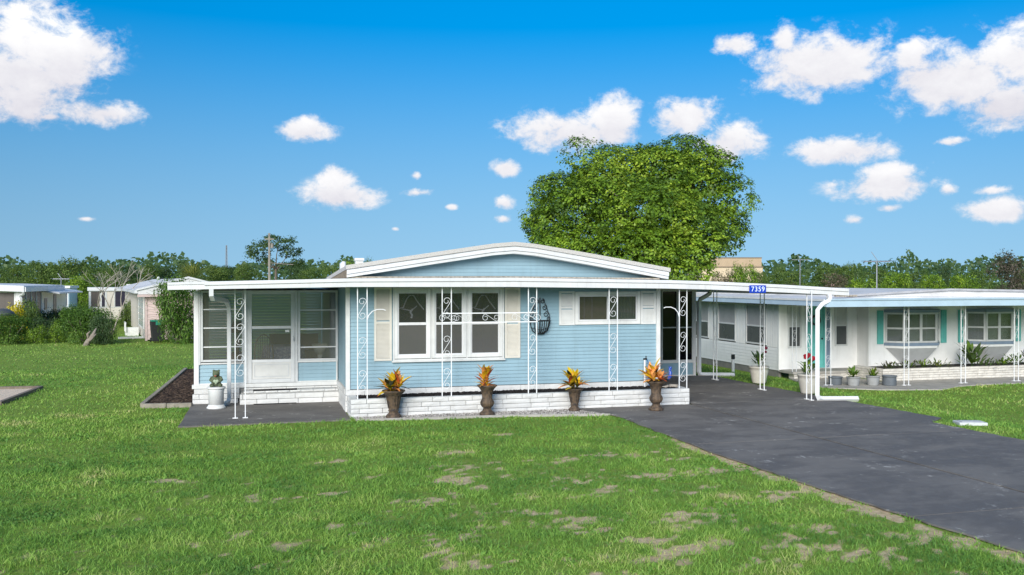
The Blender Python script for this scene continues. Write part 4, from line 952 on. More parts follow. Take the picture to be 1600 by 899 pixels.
# projecting front (v=7.2)
siding(MB(), 7.2, EV, GN+.06, 1.98, 17.2, .105, .006, axis='v', sgn=-1).build('return_siding', NW, N)
NH = [(17.85,19.80,.72,1.72),(20.98,22.80,.72,1.72)]
siding(MB(), 17.22, 25.5, GN+.06, 1.98, 7.2, .105, .006, holes=NH).build('front_siding', NW, N)
MB().box(17.17,17.25,7.16,7.25,GN+.05,1.98).build('corner_trim', NW, N); MB().box(17.3,25.4,7.25,7.3,GN,1.98).build('front_backing', DARK, N)
def bay(u0, u1, z0, z1, v, label=None):
    dp = .42; i0, i1 = u0+.42, u1-.42
    pts = [(u0,v),(i0,v-dp),(i1,v-dp),(u1,v)]
    b_ = MB().prism_z([(u0-.04,v+.0),(i0-.03,v-dp-.05),(i1+.03,v-dp-.05),(u1+.04,v+.0)], z1, z1+.09).build('bay_window', GRYB, N)
    MB().prism_z([(u0-.04,v+.0),(i0-.03,v-dp-.05),(i1+.03,v-dp-.05),(u1+.04,v+.0)], z0-.09, z0).build('bay_sill', GRYB, b_)
    MB().prism_z([(u0-.0,v+.0),(i0,v-dp-.02),(i1,v-dp-.02),(u1,v+.0)], z0-.17, z0-.091).build('bay_apron', NW, b_)
    # tapering bracket below
    c = (u0+u1)/2; zb = z0-.17
    MB().add([(u0+.04,v-.005,zb),(i0,v-dp,zb),(i1,v-dp,zb),(u1-.04,v-.005,zb),(c-.30,v-.005,zb-.62),(c-.22,v-.05,zb-.62),(c+.22,v-.05,zb-.62),(c+.30,v-.005,zb-.62)], [(0,1,5,4),(1,2,6,5),(2,3,7,6),(3,2,1,0),(4,5,6,7)]).build('bay_bracket', mat('pale_grey_bracket', (.52,.53,.53), .6, .05, 4), b_)
    def facet(p, q, div):
        p, q = Vector((*p,0)), Vector((*q,0)); d = q-p; L = d.length; ang = math.atan2(d.y,d.x)
        fo = thing('x','x','x') if False else None
        w_ = frame(MB(), .01, L-.01, z0+.005, z1-.005, .055, -.015, .04).build('facet', TRIM, b_); w_.location = (p.x,p.y,0); w_.rotation_euler = (0,0,ang)
        zm = (z0+z1)/2-.02; mb = MB().box(.06,L-.06,-.012,.03,zm-.028,zm+.028)
        for k in range(1,div): mb.box(L*k/div-.045,L*k/div+.045,-.014,.035,z0+.06,z1-.06)
        o = mb.build('rails', TRIM, b_); o.location = w_.location; o.rotation_euler = (0,0,ang)
        for (a, c_) in ((z0+.06,zm-.03),(zm+.03,z1-.06)):
            for k in range(div):
                o = MB().box(L*k/div+(.05 if k else .06), L*(k+1)/div-.05, .004,.008,a,c_).build('pane', GLASS, b_); o.location = w_.location; o.rotation_euler = (0,0,ang)
        o = MB().box(.05,L-.05,.06,.065,z0+.03,z1-.03).build('blind', BLD, b_); o.location = w_.location; o.rotation_euler = (0,0,ang)
    facet(pts[0], pts[1], 1); facet(pts[1], pts[2], 2); facet(pts[2], pts[3], 1)
bay(17.80, 19.86, .72, 1.70, 7.18); bay(20.93, 22.85, .72, 1.70, 7.18)
for (a, b) in ((17.50,17.72),(19.94,20.15),(20.62,20.80),(22.96,23.14)):
    s_ = MB().box(a,b,7.15,7.185,.68,1.76).build('shutter', TEAL, N)
    for k in range(3): q = a+(b-a)*(k+.5)/3; MB().box(q-.022,q+.022,7.138,7.15,.70,1.74).build('batten', TEAL, s_)
MB().ball((23.35,7.10,.33),(.12,.05,.13),14,8).build('wall_plaque', mat('lavender_plaque', (.30,.28,.55), .5, .1, 10), N)
# roof and awning
NU = [13.58, 16, 18.6, 26]; 
MB().strip(NU, [2.16,2.16,2.165,2.13], [1.98,1.98,1.985,1.96], 4.15, 4.22).build('fascia_lower', NB, N, bevel=.006)
MB().strip(NU, [2.22,2.22,2.225,2.19], [2.163,2.163,2.168,2.133], 4.12, 4.23).build('fascia_upper', NB, N, bevel=.006)
MB().box(13.56,13.63,4.23,17.5,2.0,2.14).build('side_fascia', NB, N); MB().box(13.54,13.64,4.23,17.5,2.143,2.20).build('side_gutter', TRIM, N)
MB().strip([13.64,15.4,26], [2.20,2.26,2.20], [2.12,2.18,2.10], 4.23, 17.5).build('awning_roof', ROLL, N)
rb = MB()
for k in range(28): rb.box(13.66+k*.44,13.69+k*.44,4.24,10,2.0,2.11)
rb.build('awning_ribs', TRIM, N)
MB().strip([14.9,15.6,18.4,21.4,26], [2.30,2.34,2.47,2.42,2.30], [2.16,2.18,2.18,2.18,2.16], 5.0, 17.4).build('gable_roof', ROLL, N)
MB().strip([14.85,15.6,18.4,21.4,26], [2.315,2.355,2.487,2.437,2.315], [2.255,2.295,2.427,2.377,2.255], 4.93, 4.995).build('gable_edge', mat('grey_drip_edge', (.45,.45,.47), .5, .1, 5), N)
mb = MB()
for k in range(13): mb.box(14.2+k*.055,14.235+k*.055,4.6,4.7,2.26,2.31)
mb.build('leaf_guard', RUST, N)
for (a, b, vv, zb) in ((16.50,16.66,4.62,-.345),(18.55,18.71,4.68,-.345),(20.55,20.71,4.74,-.345),(14.30,14.47,5.25,-.345)):
    post(a, b, vv, zb, 2.0, (1.75,1.15,.35), parent=N, zs=.85, base=True)
post(14.36,14.50,7.1,-.13,2.0,(1.6,1.0,.3), parent=N, zs=.85)
# neighbour's planter
NP = thing('buff_brick_planter', 'low cream brick planter before the white house', 'planter', (0,0,0))
NBR = mat('cream_brick', (.66,.63,.57), .8, .12, 5, .4, 30, coords='World')
MB().box(16.66,25.4,5.78,5.88,-.40,.0).build('planter_core', mat('tan_mortar', (.36,.31,.25), .9, .1, 10), NP); MB().box(16.68,16.78,5.88,7.15,-.40,.0).build('planter_core', mat('tan_mortar', (.36,.31,.25)), NP)
bricks(NP, 16.60, 25.4, 5.7, -.345, 5, .074, .37, NBR, seed=21, depth=.17, irregular=.08)
bricks(NP, 5.8, 7.15, 16.60, -.345, 5, .074, .37, NBR, axis='v', sgn=-1, seed=22, depth=.17, irregular=.08)
MB().box(16.80,25.4,5.9,7.17,-.30,-.03).build('soil', MULCH, NP)
# ------------------------------------------------------------------ foliage
def leaf_mesh(name, pts, nrm, size, m, seed, tint=None, aspect=.55, droop=0.0, jit=.55):
    """one rhombic leaf per point"""
    g = np.random.default_rng(seed); n = len(pts)
    nr = nrm + g.normal(0,jit,(n,3)); nr /= np.linalg.norm(nr,axis=1,keepdims=True)+1e-9
    a = g.normal(0,1,(n,3)); a[:,2] -= droop; a -= nr*(a*nr).sum(1,keepdims=True); a /= np.linalg.norm(a,axis=1,keepdims=True)+1e-9
    b = np.cross(nr, a); s = (size*(.6+.8*g.random(n)))[:,None] if np.isscalar(size) else (size*(.6+.8*g.random(n)))[:,None]
    V = np.empty((n,4,3)); V[:,0] = pts-a*s*.5; V[:,1] = pts+b*s*.5*aspect+nr*s*.08; V[:,2] = pts+a*s*.5; V[:,3] = pts-b*s*.5*aspect+nr*s*.08
    me = bpy.data.meshes.new(name); me.vertices.add(n*4); me.vertices.foreach_set('co', V.ravel()); me.loops.add(n*4)
    me.loops.foreach_set('vertex_index', np.arange(n*4,dtype=np.int32)); me.polygons.add(n)
    me.polygons.foreach_set('loop_start', np.arange(0,n*4,4,dtype=np.int32)); me.polygons.foreach_set('loop_total', np.full(n,4,dtype=np.int32)); me.update(calc_edges=True)
    tt = g.random(n) if tint is None else np.clip(tint+(g.random(n)-.5)*.35,0,1)
    at_ = me.attributes.new('tint','FLOAT','FACE'); at_.data.foreach_set('value', tt.astype(np.float32)); me.materials.append(m); return me
def crown_points(lobes, n, g, clump=(.28,.5), per=16, shell=(.62,1.03), up=.35, bylobe=0.0):
    L = np.array([l[0] for l in lobes],float); Rr = np.array([l[1] for l in lobes],float)
    wgt = (Rr[:,0]*Rr[:,1]+Rr[:,1]*Rr[:,2]+Rr[:,0]*Rr[:,2])**.9; wgt /= wgt.sum()
    nc = max(1, n//per); k = g.choice(len(L), nc, p=wgt); d = g.normal(0,1,(nc,3)); d[:,2] += up*.6; d /= np.linalg.norm(d,axis=1,keepdims=True)
    q = shell[0]+(shell[1]-shell[0])*g.random(nc)**.55; C = L[k]+d*Rr[k]*q[:,None]
    # drop clumps buried inside another lobe
    ins = np.zeros(nc,int)
    for i in range(len(L)): ins += (((C-L[i])/Rr[i])**2).sum(1) < .42
    keep = (ins == 0) | (g.random(nc) < .10); C = C[keep]; d = d[keep]; nc = len(C)
    cr = clump[0]+(clump[1]-clump[0])*g.random(nc); pt = g.random(nc)
    if bylobe: lt = g.random(len(L))**1.2; pt = pt*(1-bylobe) + (lt[k[keep]]*1.3-.04)*bylobe
    P = np.repeat(C,per,0) + g.normal(0,1,(nc*per,3))*np.repeat(cr,per)[:,None]*np.array([.55,.55,.42]); Nn = np.repeat(d,per,0)*.8 + np.array([0,0,up])+(P-np.repeat(C,per,0))/np.repeat(cr,per)[:,None]*.4
    return P, Nn, np.repeat(.25+.5*pt,per)
def limbs(mb, base, lobes, r0, fork, g, n_sub=3):
    b = Vector(base); f = Vector(fork)
    mb.tube([b-Vector((0,0,.1)), b+(f-b)*.15, b+(f-b)*.55+Vector((g.uniform(-.1,.1),g.uniform(-.1,.1),0)), f], [r0*1.5,r0*1.1,r0*.95,r0*.85], 9)
    for (c, r_) in lobes:
        c = Vector(c); mid = f+(c-f)*.5+Vector((g.uniform(-.3,.3),g.uniform(-.3,.3),g.uniform(-.1,.4)))*min(1,(c-f).length/4)
        mb.tube([f-Vector((0,0,.1)), f+(mid-f)*.5, mid, c], [r0*.55,r0*.42,r0*.30,r0*.16], 6)
        for k in range(n_sub):
            e = c+Vector((g.uniform(-.8,.8)*r_[0],g.uniform(-.8,.8)*r_[1],g.uniform(-.2,.8)*r_[2]))
            mb.tube([mid+(c-mid)*g.uniform(.2,.9), c+(e-c)*.5+Vector((0,0,.1)), e], [r0*.16,r0*.10,r0*.04], 5)
    return mb
GREEN = [(0,(.022,.050,.010)),(.25,(.06,.12,.014)),(.5,(.14,.25,.02)),(.75,(.24,.36,.03)),(1,(.38,.47,.05))]
OAK = leafmat('oak_leaf', [(0,(.035,.07,.018)),(.45,(.085,.145,.03)),(.8,(.15,.22,.045)),(1,(.22,.27,.07))])
DARKG = leafmat('dark_pine_leaf', [(0,(.022,.050,.022)),(.5,(.055,.105,.036)),(1,(.11,.165,.06))])
LIME = leafmat('bright_leaf', GREEN, .42, .16); SHRUB = leafmat('shrub_leaf', [(0,(.03,.075,.012)),(.5,(.075,.155,.022)),(1,(.16,.26,.04))])
PINK = leafmat('pinkish_leaf', [(0,(.06,.075,.03)),(.5,(.11,.11,.055)),(.8,(.22,.15,.12)),(1,(.36,.20,.20))]); YEL = leafmat('yellow_leaf', [(0,(.30,.27,.01)),(.5,(.55,.47,.02)),(1,(.70,.55,.04))])
PURP = leafmat('bronze_leaf', [(0,(.035,.04,.025)),(.5,(.085,.08,.055)),(1,(.17,.12,.11))]); PALM = leafmat('palm_leaf', [(0,(.05,.09,.02)),(.5,(.10,.15,.03)),(1,(.26,.27,.06))])
BASE = 2.7
# the big tree behind the house
def P3(x, y, D): X, Y = at(x, D); return (X, Y, BASE + (440-y)/1450*D)
def ctr(x, y, D, rx, ry, dep=None): s = D/1450*.97; x, y = 1000+(x-1000)*.97, 440-(440-y)*.925; return (P3(x,y,D), (rx*s, (dep or rx)*s, ry*s))
g = np.random.default_rng(4)
TL = [ctr(905,330,40,84,66),ctr(960,275,41,80,52),ctr(1035,262,41,84,46),ctr(1085,262,41,58,38),ctr(1105,290,40,58,46),ctr(1000,330,38.5,86,60),ctr(1070,345,38.5,64,56),ctr(875,390,38.5,52,36),
      ctr(940,395,38,60,34),ctr(1010,395,37.5,62,34),ctr(1075,395,38,42,36),ctr(1128,335,40,36,24),ctr(1142,350,40,28,13),ctr(1110,380,39,34,18),ctr(1050,425,38,52,30),ctr(860,350,40,42,44),ctr(1080,230,41,30,16),ctr(1020,235,41,30,16)]
bt = thing('broadleaf_tree', 'big round bright green broadleaf tree behind the blue house', 'tree', (*at(1010,40), 0))
off = Vector(bt.location)
def puffs(lobes, n, g, rmin, rmax, up=.25):
    """break big lobes up into many small leafy puffs on their outer shell"""
    L = np.array([l[0] for l in lobes],float); Rr = np.array([l[1] for l in lobes],float); r = []
    wgt = (Rr[:,0]*Rr[:,2]+Rr[:,0]*Rr[:,1]); wgt /= wgt.sum()
    while len(r) < n:
        k = g.choice(len(L), p=wgt); d = g.normal(0,1,3); d[2] += up; d /= np.linalg.norm(d); q = g.uniform(rmin,rmax)
        c = L[k]+d*np.maximum(Rr[k]-q*(g.uniform(.2,1.0) if g.random() < .86 else g.uniform(-.15,.3)), .1)
        if sum((((c-L[i])/np.maximum(Rr[i]-q*.8,.15))**2).sum() < .70 for i in range(len(L))) > 0 and g.random() > .12: continue
        r.append((tuple(c), (q,q,q*g.uniform(.62,.85))))
    return r
PF = puffs(TL, 270, g, .45, 1.1)
Pp, Nn, Tt = crown_points(PF, 165000, g, (.12,.22), 14, (.72,1.04), .75, .8)
P2, N2, T2 = crown_points(TL, 52000, g, (.22,.40), 14, (.45,.90), .3, .8)
Pp = np.vstack([Pp,P2]); Nn = np.vstack([Nn,N2]); Tt = np.concatenate([Tt,T2])
me_ = leaf_mesh('crown', Pp-np.array(off), Nn, .118, LIME, 5, Tt, .62, 0, .38); obj('crown', me_, bt)
limbs(MB(), (0,0,0), [(tuple(Vector(c)-off), r_) for c, r_ in TL], .30, (0,0,2.6), random.Random(2), 4).build('trunk', BARK, bt, smooth=True)

# templates for trees and shrubs: built once, copied
def template(nm, lobes, n, size, m, seed, clump=(.35,.7), per=12, trunk=None, fork=None, r0=.16, up=.35, aspect=.6, shell=(.55,1.05), nsub=2, bark=BARK, droop=0):
    g = np.random.default_rng(seed); P_, N_, T_ = crown_points(lobes, n, g, clump, per, shell, up)
    cr = leaf_mesh('crown', P_, N_, size, m, seed, T_, aspect, droop)
    tr = limbs(MB(), (0,0,0), lobes[:7], r0, fork or (0,0,1.6), random.Random(seed), nsub).mesh('trunk', bark, True)
    return dict(crown=cr, trunk=tr)
def lob(seed, n, w_, h0, h1, r0, r1):
    g = random.Random(seed); r = []
    for i in range(n):
        f = g.random(); a = g.random()*6.28; rad = w_*math.sqrt(g.random())*(1-.45*abs(f-.35)); q = g.uniform(r0,r1)
        r.append(((rad*math.cos(a), rad*math.sin(a), h0+(h1-h0)*f), (q, q, q*.72)))
    return r
T = {}
T['oak'] = template('oak', lob(1,13,3.2,2.2,6.2,1.3,2.2), 9000, .26, OAK, 1)
T['oak2'] = template('oak2', lob(2,14,2.8,1.8,6.8,1.1,1.9), 9000, .25, OAK, 2)
T['tall'] = template('tall', lob(3,15,2.2,2.0,8.0,.9,1.7), 8000, .25, DARKG, 3, (.3,.6))
T['lime'] = template('lime', lob(4,12,2.8,1.5,5.2,1.1,1.9), 8500, .25, LIME, 4)
T['pink'] = template('pink', lob(5,12,2.8,1.5,5.4,1.1,1.9), 8500, .22, PINK, 5)
T['purple'] = template('purple', lob(6,12,2.2,2.0,7.2,1.0,1.7), 8000, .24, PURP, 6)
T['pine'] = template('pine', [((-1.7,0,6.6),(1.3,1.1,.8)),((1.5,.3,6.2),(1.3,1.1,.7)),((.2,-.4,7.4),(1.7,1.3,.8)),((-.9,.5,5.3),(1.0,.9,.45)),((2.2,-.2,5.0),(.8,.8,.4)),((.9,.2,4.6),(.7,.7,.35)),((-2.4,.2,5.8),(.7,.7,.4))], 3600, .21, DARKG, 7, (.22,.40), 12, fork=(0,0,4.2), r0=.13)
T['slim'] = template('slim', lob(8,9,1.1,2.2,9.0,.6,1.1), 4500, .24, DARKG, 8, (.3,.55), 10, fork=(0,0,3.5), r0=.12)
def shrubT(seed, n, w_, h_, size, m, per=10, q=(.3,.5), clump=(.10,.2)):
    n = int(n*2.4); size *= .9
    g = np.random.default_rng(seed); rg = random.Random(seed); L = []
    for i in range(16):
        a = rg.random()*6.28; r_ = w_*.62*math.sqrt(rg.random()); L.append(((r_*math.cos(a), r_*math.sin(a), h_*(.16+.58*rg.random())), (w_*rg.uniform(*q), w_*rg.uniform(*q), h_*rg.uniform(.22,.34))))
    P_, N_, T_ = crown_points(L, n, g, clump, per, (.5,1.05), .3); P_[:,2] = np.maximum(P_[:,2], .03)
    cr = leaf_mesh('crown', P_, N_, size, m, seed, T_)
    tr = MB()
    for i in range(6): a = i*1.05; tr.tube([(0,0,-.05),(.3*w_*math.cos(a),.3*w_*math.sin(a),h_*.35),(.55*w_*math.cos(a),.55*w_*math.sin(a),h_*.65)], [.03,.022,.01], 5)
    return dict(crown=cr, trunk=tr.mesh('trunk', BARK))
T['s_green'] = shrubT(11, 5600, 1.0, 1.0, .066, SHRUB); T['s_dark'] = shrubT(12, 7000, 1.0, 1.0, .062, DARKG); T['s_yel'] = shrubT(13, 1600, 1.0, 1.0, .12, YEL); T['s_lime'] = shrubT(14, 3200, 1.0, 1.0, .08, LIME); T['s_pink'] = shrubT(15, 2600, 1.0, 1.0, .09, PINK); T['s_oak'] = shrubT(16, 3600, 1.0, 1.0, .085, OAK)
def plant(key, name, label, cat, loc, sc, rz, group=None, trunk='trunk', crown='crown'):
    o = thing(name, label, cat, loc, rz, group); o.scale = sc if isinstance(sc, tuple) else (sc,sc,sc)
    obj(crown, T[key]['crown'], o); obj(trunk, T[key]['trunk'], o); return o
def tree_px(key, x, ytop, D, wpx, name, label, group, th=None):
    hh = {'oak':8.0,'oak2':8.3,'tall':9.2,'lime':6.7,'pink':6.9,'purple':8.4,'pine':8.3,'slim':10.0}[key]; ww = {'oak':9.0,'oak2':8.0,'tall':6.6,'lime':8.0,'pink':8.0,'purple':6.6,'pine':6.4,'slim':3.6}[key]
    H_ = BASE + (440-ytop)/1450*D + .3; Wd = wpx/1450*D; X, Y = at(x, D)
    return plant(key, name, label, 'tree', (X, Y, float(gz(X, Y)) if D < 60 else -.3), (Wd/ww, Wd/ww, H_/hh), rnd.random()*6.28, group)
# far wood on the left and right, as trees one can tell apart
gF = 'trees of the distant wood on the left'
ORD = 'first second third fourth fifth sixth seventh eighth ninth tenth eleventh twelfth thirteenth fourteenth fifteenth sixteenth seventeenth eighteenth nineteenth'.split()
LOOK = {'oak':'broad leafy','oak2':'rounded leafy','tall':'tall dark','slim':'slender dark','lime':'bright green'}
def wood(lst, group, where):
    for i, (k, x, y, D, wp) in enumerate(sorted(lst, key=lambda q: q[1])):
        tree_px(k, x, y, D, wp, 'slender_tree' if k in ('slim','tall') else 'oak_tree', '%s tree, %s from the left %s' % (LOOK[k], ORD[i], where), group)
WL = [('oak',-10,415,150,70),('oak2',30,412,160,60),('oak2',62,404,95,78),('oak',115,396,92,96),('oak2',160,412,110,70),('lime',122,425,75,60),('tall',196,410,170,44),('slim',212,413,190,26),('oak',230,408,185,60),('slim',248,410,200,24),('tall',262,412,190,40),('slim',278,408,200,26),
        ('oak',300,410,180,50),('oak2',335,412,190,60),('tall',360,412,200,46),('oak',385,408,180,56),('tall',462,406,190,44),('oak',490,414,180,56),('oak2',520,412,120,44),('lime',545,402,90,34),('oak',575,398,92,46),('oak2',602,404,95,40),('lime',205,440,80,40),('oak',178,420,90,56),('lime',90,440,70,46),('oak2',20,432,72,60),('oak',738,381,110,30)]
wood([q for q in WL if q[3] > 105], gF, 'in the distant wood left of the house')
wood([q for q in WL if q[3] <= 105], 'nearer trees behind the houses on the left', 'of the nearer trees behind left houses')
gR = 'trees of the wood behind the white house'
wood([('oak',1215,412,120,56),('oak2',1245,418,100,50),('oak2',1290,410,120,60),('oak',1330,406,120,56),('oak',1365,412,110,60),('lime',1400,420,90,60),('oak2',1430,420,110,56),('lime',1460,424,95,50),('tall',1478,408,110,30),('lime',1505,424,85,56),('oak',1530,414,110,64),('slim',1486,412,120,22),('oak2',1610,412,95,60),('oak',1650,405,110,70),('lime',1345,430,75,54),('oak2',1180,420,140,50)], gR, 'in the wood behind the white house')
tree_px('pink', 1310, 416, 80, 80, 'myrtle_tree', 'broad olive tree with faded pink blossom behind the white house', None)
tree_px('purple', 1572, 388, 75, 66, 'bronze_tree', 'tall bronze-purple tree at the right end of the wood', None)
tree_px('pink', 1232, 432, 62, 44, 'myrtle_tree', 'low pink-flowering tree just above the carport roof', None)
tree_px('lime', 1160, 402, 58, 48, 'young_tree', 'small green tree right of the big tree', None)
tree_px('pink', 1128, 410, 60, 44, 'reddish_tree', 'reddish shrub-like tree before the tan building', None)
tree_px('pine', 431, 366, 120, 100, 'pine_tree', 'lone umbrella-crowned pine above the porch roof', None)
# palm above the porch corner
def palm(loc, hgt, label):
    p_ = thing('cabbage_palm', label, 'palm', loc, 0); MB().tube([(0,0,0),(.05,0,hgt*.5),(0,0,hgt)], [.2,.16,.18], 8).build('trunk', BARK, p_)
    g = random.Random(5); fm = []; 
    mb = MB(); nb = 11
    for j in range(nb):
        a = (j/(nb-1)-.5)*2.4; c_, s_ = math.cos(a), math.sin(a)
        mb.add([(0,.25,0),(-.03*c_+s_*.6,.25+c_*.6,.02),(s_*1.15,.25+c_*1.15,-.22),(.03*c_+s_*.6,.25+c_*.6,.02)], [(0,1,2,3)])
    me = mb.mesh('frond', PALM); a_ = me.attributes.new('tint','FLOAT','FACE'); a_.data.foreach_set('value', [g.random() for _ in range(len(mb.f))])
    for i in range(34):
        el_ = g.uniform(-.5,1.3); az = i*2.4; o = obj('frond', me, p_, (0,0,hgt), (el_,0,az), (1.1,1.1,1.1))
    return p_
palm((*at(302,62), -.1), 2.9, 'yellowish cabbage palm rising behind the porch roof end')
# distant wood closing the horizon (reads as one mass)
g = np.random.default_rng(77); n = 26000; xx = g.uniform(-500,2100,n); Dd = g.uniform(235,330,n); X = (xx-800)/1450*Dd
hw = 4.5+5.0*fbm(xx*.012, xx*.0+3, 61, 3)+3.0*fbm(xx*.05, xx*0+1, 62, 2); Zt = hw*g.random(n)**.6
pts = np.stack([CAM.x+X*math.cos(YAW)+Dd*math.sin(YAW), CAM.y-X*math.sin(YAW)+Dd*math.cos(YAW), Zt-.3],1)
tag(obj('distant_woods', leaf_mesh('distant_woods', pts, np.tile([0,-.6,.6],(n,1)), 1.25, DARKG, 70, g.random(n)*.6+.2, .7)), 'distant dark green wood along the horizon', 'woods', kind='stuff')
# shrubs on the left
plant('s_green','round_bush','large round dark green bush against the porch end','bush',(*at(279,40.5),0),(1.22,1.22,2.75),1.0)
plant('s_green','garden_bush','sprawling green bush with a bare dead limb on the lawn','bush',(*at(133,40.5),0),(1.25,1.0,1.55),.4)
plant('s_dark','garden_bush','dark leafy bush growing against the dead limb, on its right','bush',(*at(163,40),0),(.62,.62,1.5),2.4)
plant('s_green','garden_bush','glossy low green bush at the left picture edge','bush',(*at(14,40),0),(1.15,1.0,1.25),.9)
plant('s_yel','yellow_croton','bright yellow-leaved bush before the left house','bush',(*at(20,43),0),(.62,.6,1.75),.2)
plant('s_oak','garden_bush','tall olive bush beside the white corner post of the left house','bush',(*at(44,45),0),(.75,.7,1.75),1.9)
plant('s_dark','garden_bush','broad dark green bush behind the low pale shrubs','bush',(*at(66,44),0),(1.0,.9,1.15),2.9)
plant('s_lime','pale_shrub','low yellowish-green shrub on the lawn edge, leftmost of two','shrub',(*at(55,40.5),0),(.5,.45,.75),.3)
plant('s_lime','pale_shrub','low pale shrub beside the sprawling green bush','shrub',(*at(88,41),0),(.5,.45,.95),1.3)
plant('s_oak','garden_bush','small rounded bush by the pink house wall','bush',(*at(199,56),0),(.62,.6,1.5),1.4)
plant('s_dark','garden_bush','dark bush between the two far left houses','bush',(*at(88,52),0),(1.2,1.0,1.3),.1)
plant('s_green','garden_bush','leafy bush in front of the screened pink house','bush',(*at(118,50),0),(.9,.8,1.4),.8)
dl = thing('dead_limb', 'bare grey dead stump leaning out of the sprawling bush', 'stump', (*at(133,39.0),0))
mb = MB().tube([(0,0,-.05),(.12,0,.2),(.30,0,.45),(.42,.05,.72)], [.13,.11,.08,.03], 8); mb.tube([(.15,0,.22),(.10,-.08,.5),(.22,-.1,.62)], [.07,.05,.02], 7); mb.tube([(.02,0,.1),(.25,-.1,.28),(.45,-.15,.5)], [.08,.06,.02], 7)
mb.build('stump', mat('dead_grey_wood', (.27,.23,.19), .9, .2, 10, .6, 30), dl, smooth=True)
# bare crape myrtle
cm = thing('bare_tree', 'leafless pale branching tree before the screened pink house', 'tree', (*at(172,47),0))
mb = MB(); rg = random.Random(9)
def grow(p, d, L, r_, k):
    q = p+d*L; m_ = p+d*L*.5+Vector((rg.uniform(-.05,.05),rg.uniform(-.05,.05),0))*L
    mb.tube([p,m_,q], [r_,r_*.85,r_*.7], 5 if k > 1 else 4)
    if k > 0:
        for i in range(3 if k < 4 else 2):
            e = (d+Vector((rg.uniform(-.75,.75),rg.uniform(-.75,.75),rg.uniform(-.15,.35)))).normalized(); grow(q, e, L*rg.uniform(.55,.8), r_*.6, k-1)
for a in (-.38,.0,.36): grow(Vector((a*.2,0,0)), Vector((a,rg.uniform(-.2,.2),1.0)).normalized(), 1.35, .046, 4)
mb.build('branches', mat('pale_bare_wood', (.42,.38,.32), .9, .12, 8), cm)
mb2 = g = np.random.default_rng(3)
# shrub right of it: spiky shoots of the round bush
mb = MB(); rg = random.Random(3)
rbx = thing('bush_shoots', 'long thin shoots sticking out left of the round dark bush', 'shoots', (*at(272,40),0))
for k in range(11):
    z_ = .9+.16*k; mb.tube([(0,0,z_-.3),(-.5-.2*rg.random(),0,z_+.1),(-.95-.25*rg.random(),0,z_+.35*rg.random()+.15)], [.014,.010,.004], 4)
mb.build('shoots', mat('olive_shoot', (.09,.13,.04), .8, .1), rbx)
# ------------------------------------------------------------------ left-hand houses
PK = mat('pink_siding', (.60,.47,.44), .6, .05, 3); LBL = mat('light_blue_wall', (.50,.68,.76), .6, .05, 3); BEIGE = mat('cream_wall', (.62,.57,.50), .6, .06, 3)
PURS = mat('purple_black_screen', (.03,.026,.045), .35, .1, 3); BRS = mat('brown_screen', (.10,.085,.075), .5, .15, 3)
pk = thing('pink_mobile_home', 'pink-sided mobile home with white roof beyond the lawn', 'house', (*at(228,42.2),0), R(9.3))
siding(MB(), 0, 3.6, .05, 2.10, 0, .22, .02).build('end_siding', PK, pk)
MB().box(-.04,.06,-.03,.06,0,2.12).build('corner_trim', PK, pk)
siding(MB(), .05, 24, .05, 2.10, 0, .3, .012, axis='v', sgn=-1).build('side_siding', BEIGE, pk)
gl_ = frame(MB(), 1.5, 6.0, .45, 2.05, .08, -.04, .02, axis='v').build('patio_door', TRIM, pk)
for k in range(5):
    for j in range(5): MB().box(-.03,-.02,1.6+k*.87,2.38+k*.87,.53+j*.30,.79+j*.30).build('pane', mat('pale_opaque_pane', (.46,.50,.48), .2, .08, 2), gl_)  # opaque panes in one pale grey-green base colour
MB().prism_y([(-.35,2.12),(3.9,2.12),(3.9,2.32),(1.8,2.85),(-.35,2.32)], -.3, 24.3).build('roof', ROLL, pk)
MB().prism_y([(-.42,2.28),(1.8,2.84),(4.0,2.28),(4.0,2.36),(1.8,2.93),(-.42,2.36)], -.36, -.3).build('rake_board', WHITE, pk)
MB().box(-.38,3.95,-.34,-.305,2.0,2.11).build('eave_band', PK, pk)
MB().box(-.5,-.36,-.3,24,2.16,2.3).build('gutter', WHITE, pk)
for k in range(3): MB().box(-.7,-.1,4.4+k*.3,4.7+k*.3,.0,.42-k*.14).build('step', TRIM, pk)
rl = MB()
for k in range(6): rl.box(-.72,-.68,4.3+k*.25,4.33+k*.25,.2,.62)
rl.box(-.73,-.67,4.3,5.6,.62,.67); rl.build('railing', TRIM, pk)
# its screened addition
ad = thing('screened_addition', 'white-roofed screened room on the left of the pink house', 'house', (*at(139,66),0), R(9.3)-YAW*0)
MB().box(0,3.4,0,4,-.3,.85).build('low_wall', BEIGE, ad); MB().box(-.1,2.55,-.12,4,2.03,2.27).build('roof', WHITE, ad)
for k,(a,b,m_) in enumerate(((.12,.72,BRS),(.82,1.05,PURS),(1.15,1.65,BEIGE),(1.70,2.42,PURS))):
    f_ = frame(MB(), a-.04, b+.04, .83, 2.03, .05, -.02, .05).build('screen', TRIM, ad); MB().box(a,b,.0,.02,.88,1.98).build('pane', m_, f_)
MB().box(-.02,.09,-.04,.05,-.3,2.03).build('corner_post', WHITE, ad); MB().box(2.46,3.3,-.06,.06,-.3,2.5).build('wall', LBL if False else NW, ad); MB().box(2.72,2.90,-.09,-.06,1.0,1.95).build('window', PURS, ad)
MB().box(.1,3.3,3.9,4,.8,2.05).build('back_wall', BEIGE, ad)
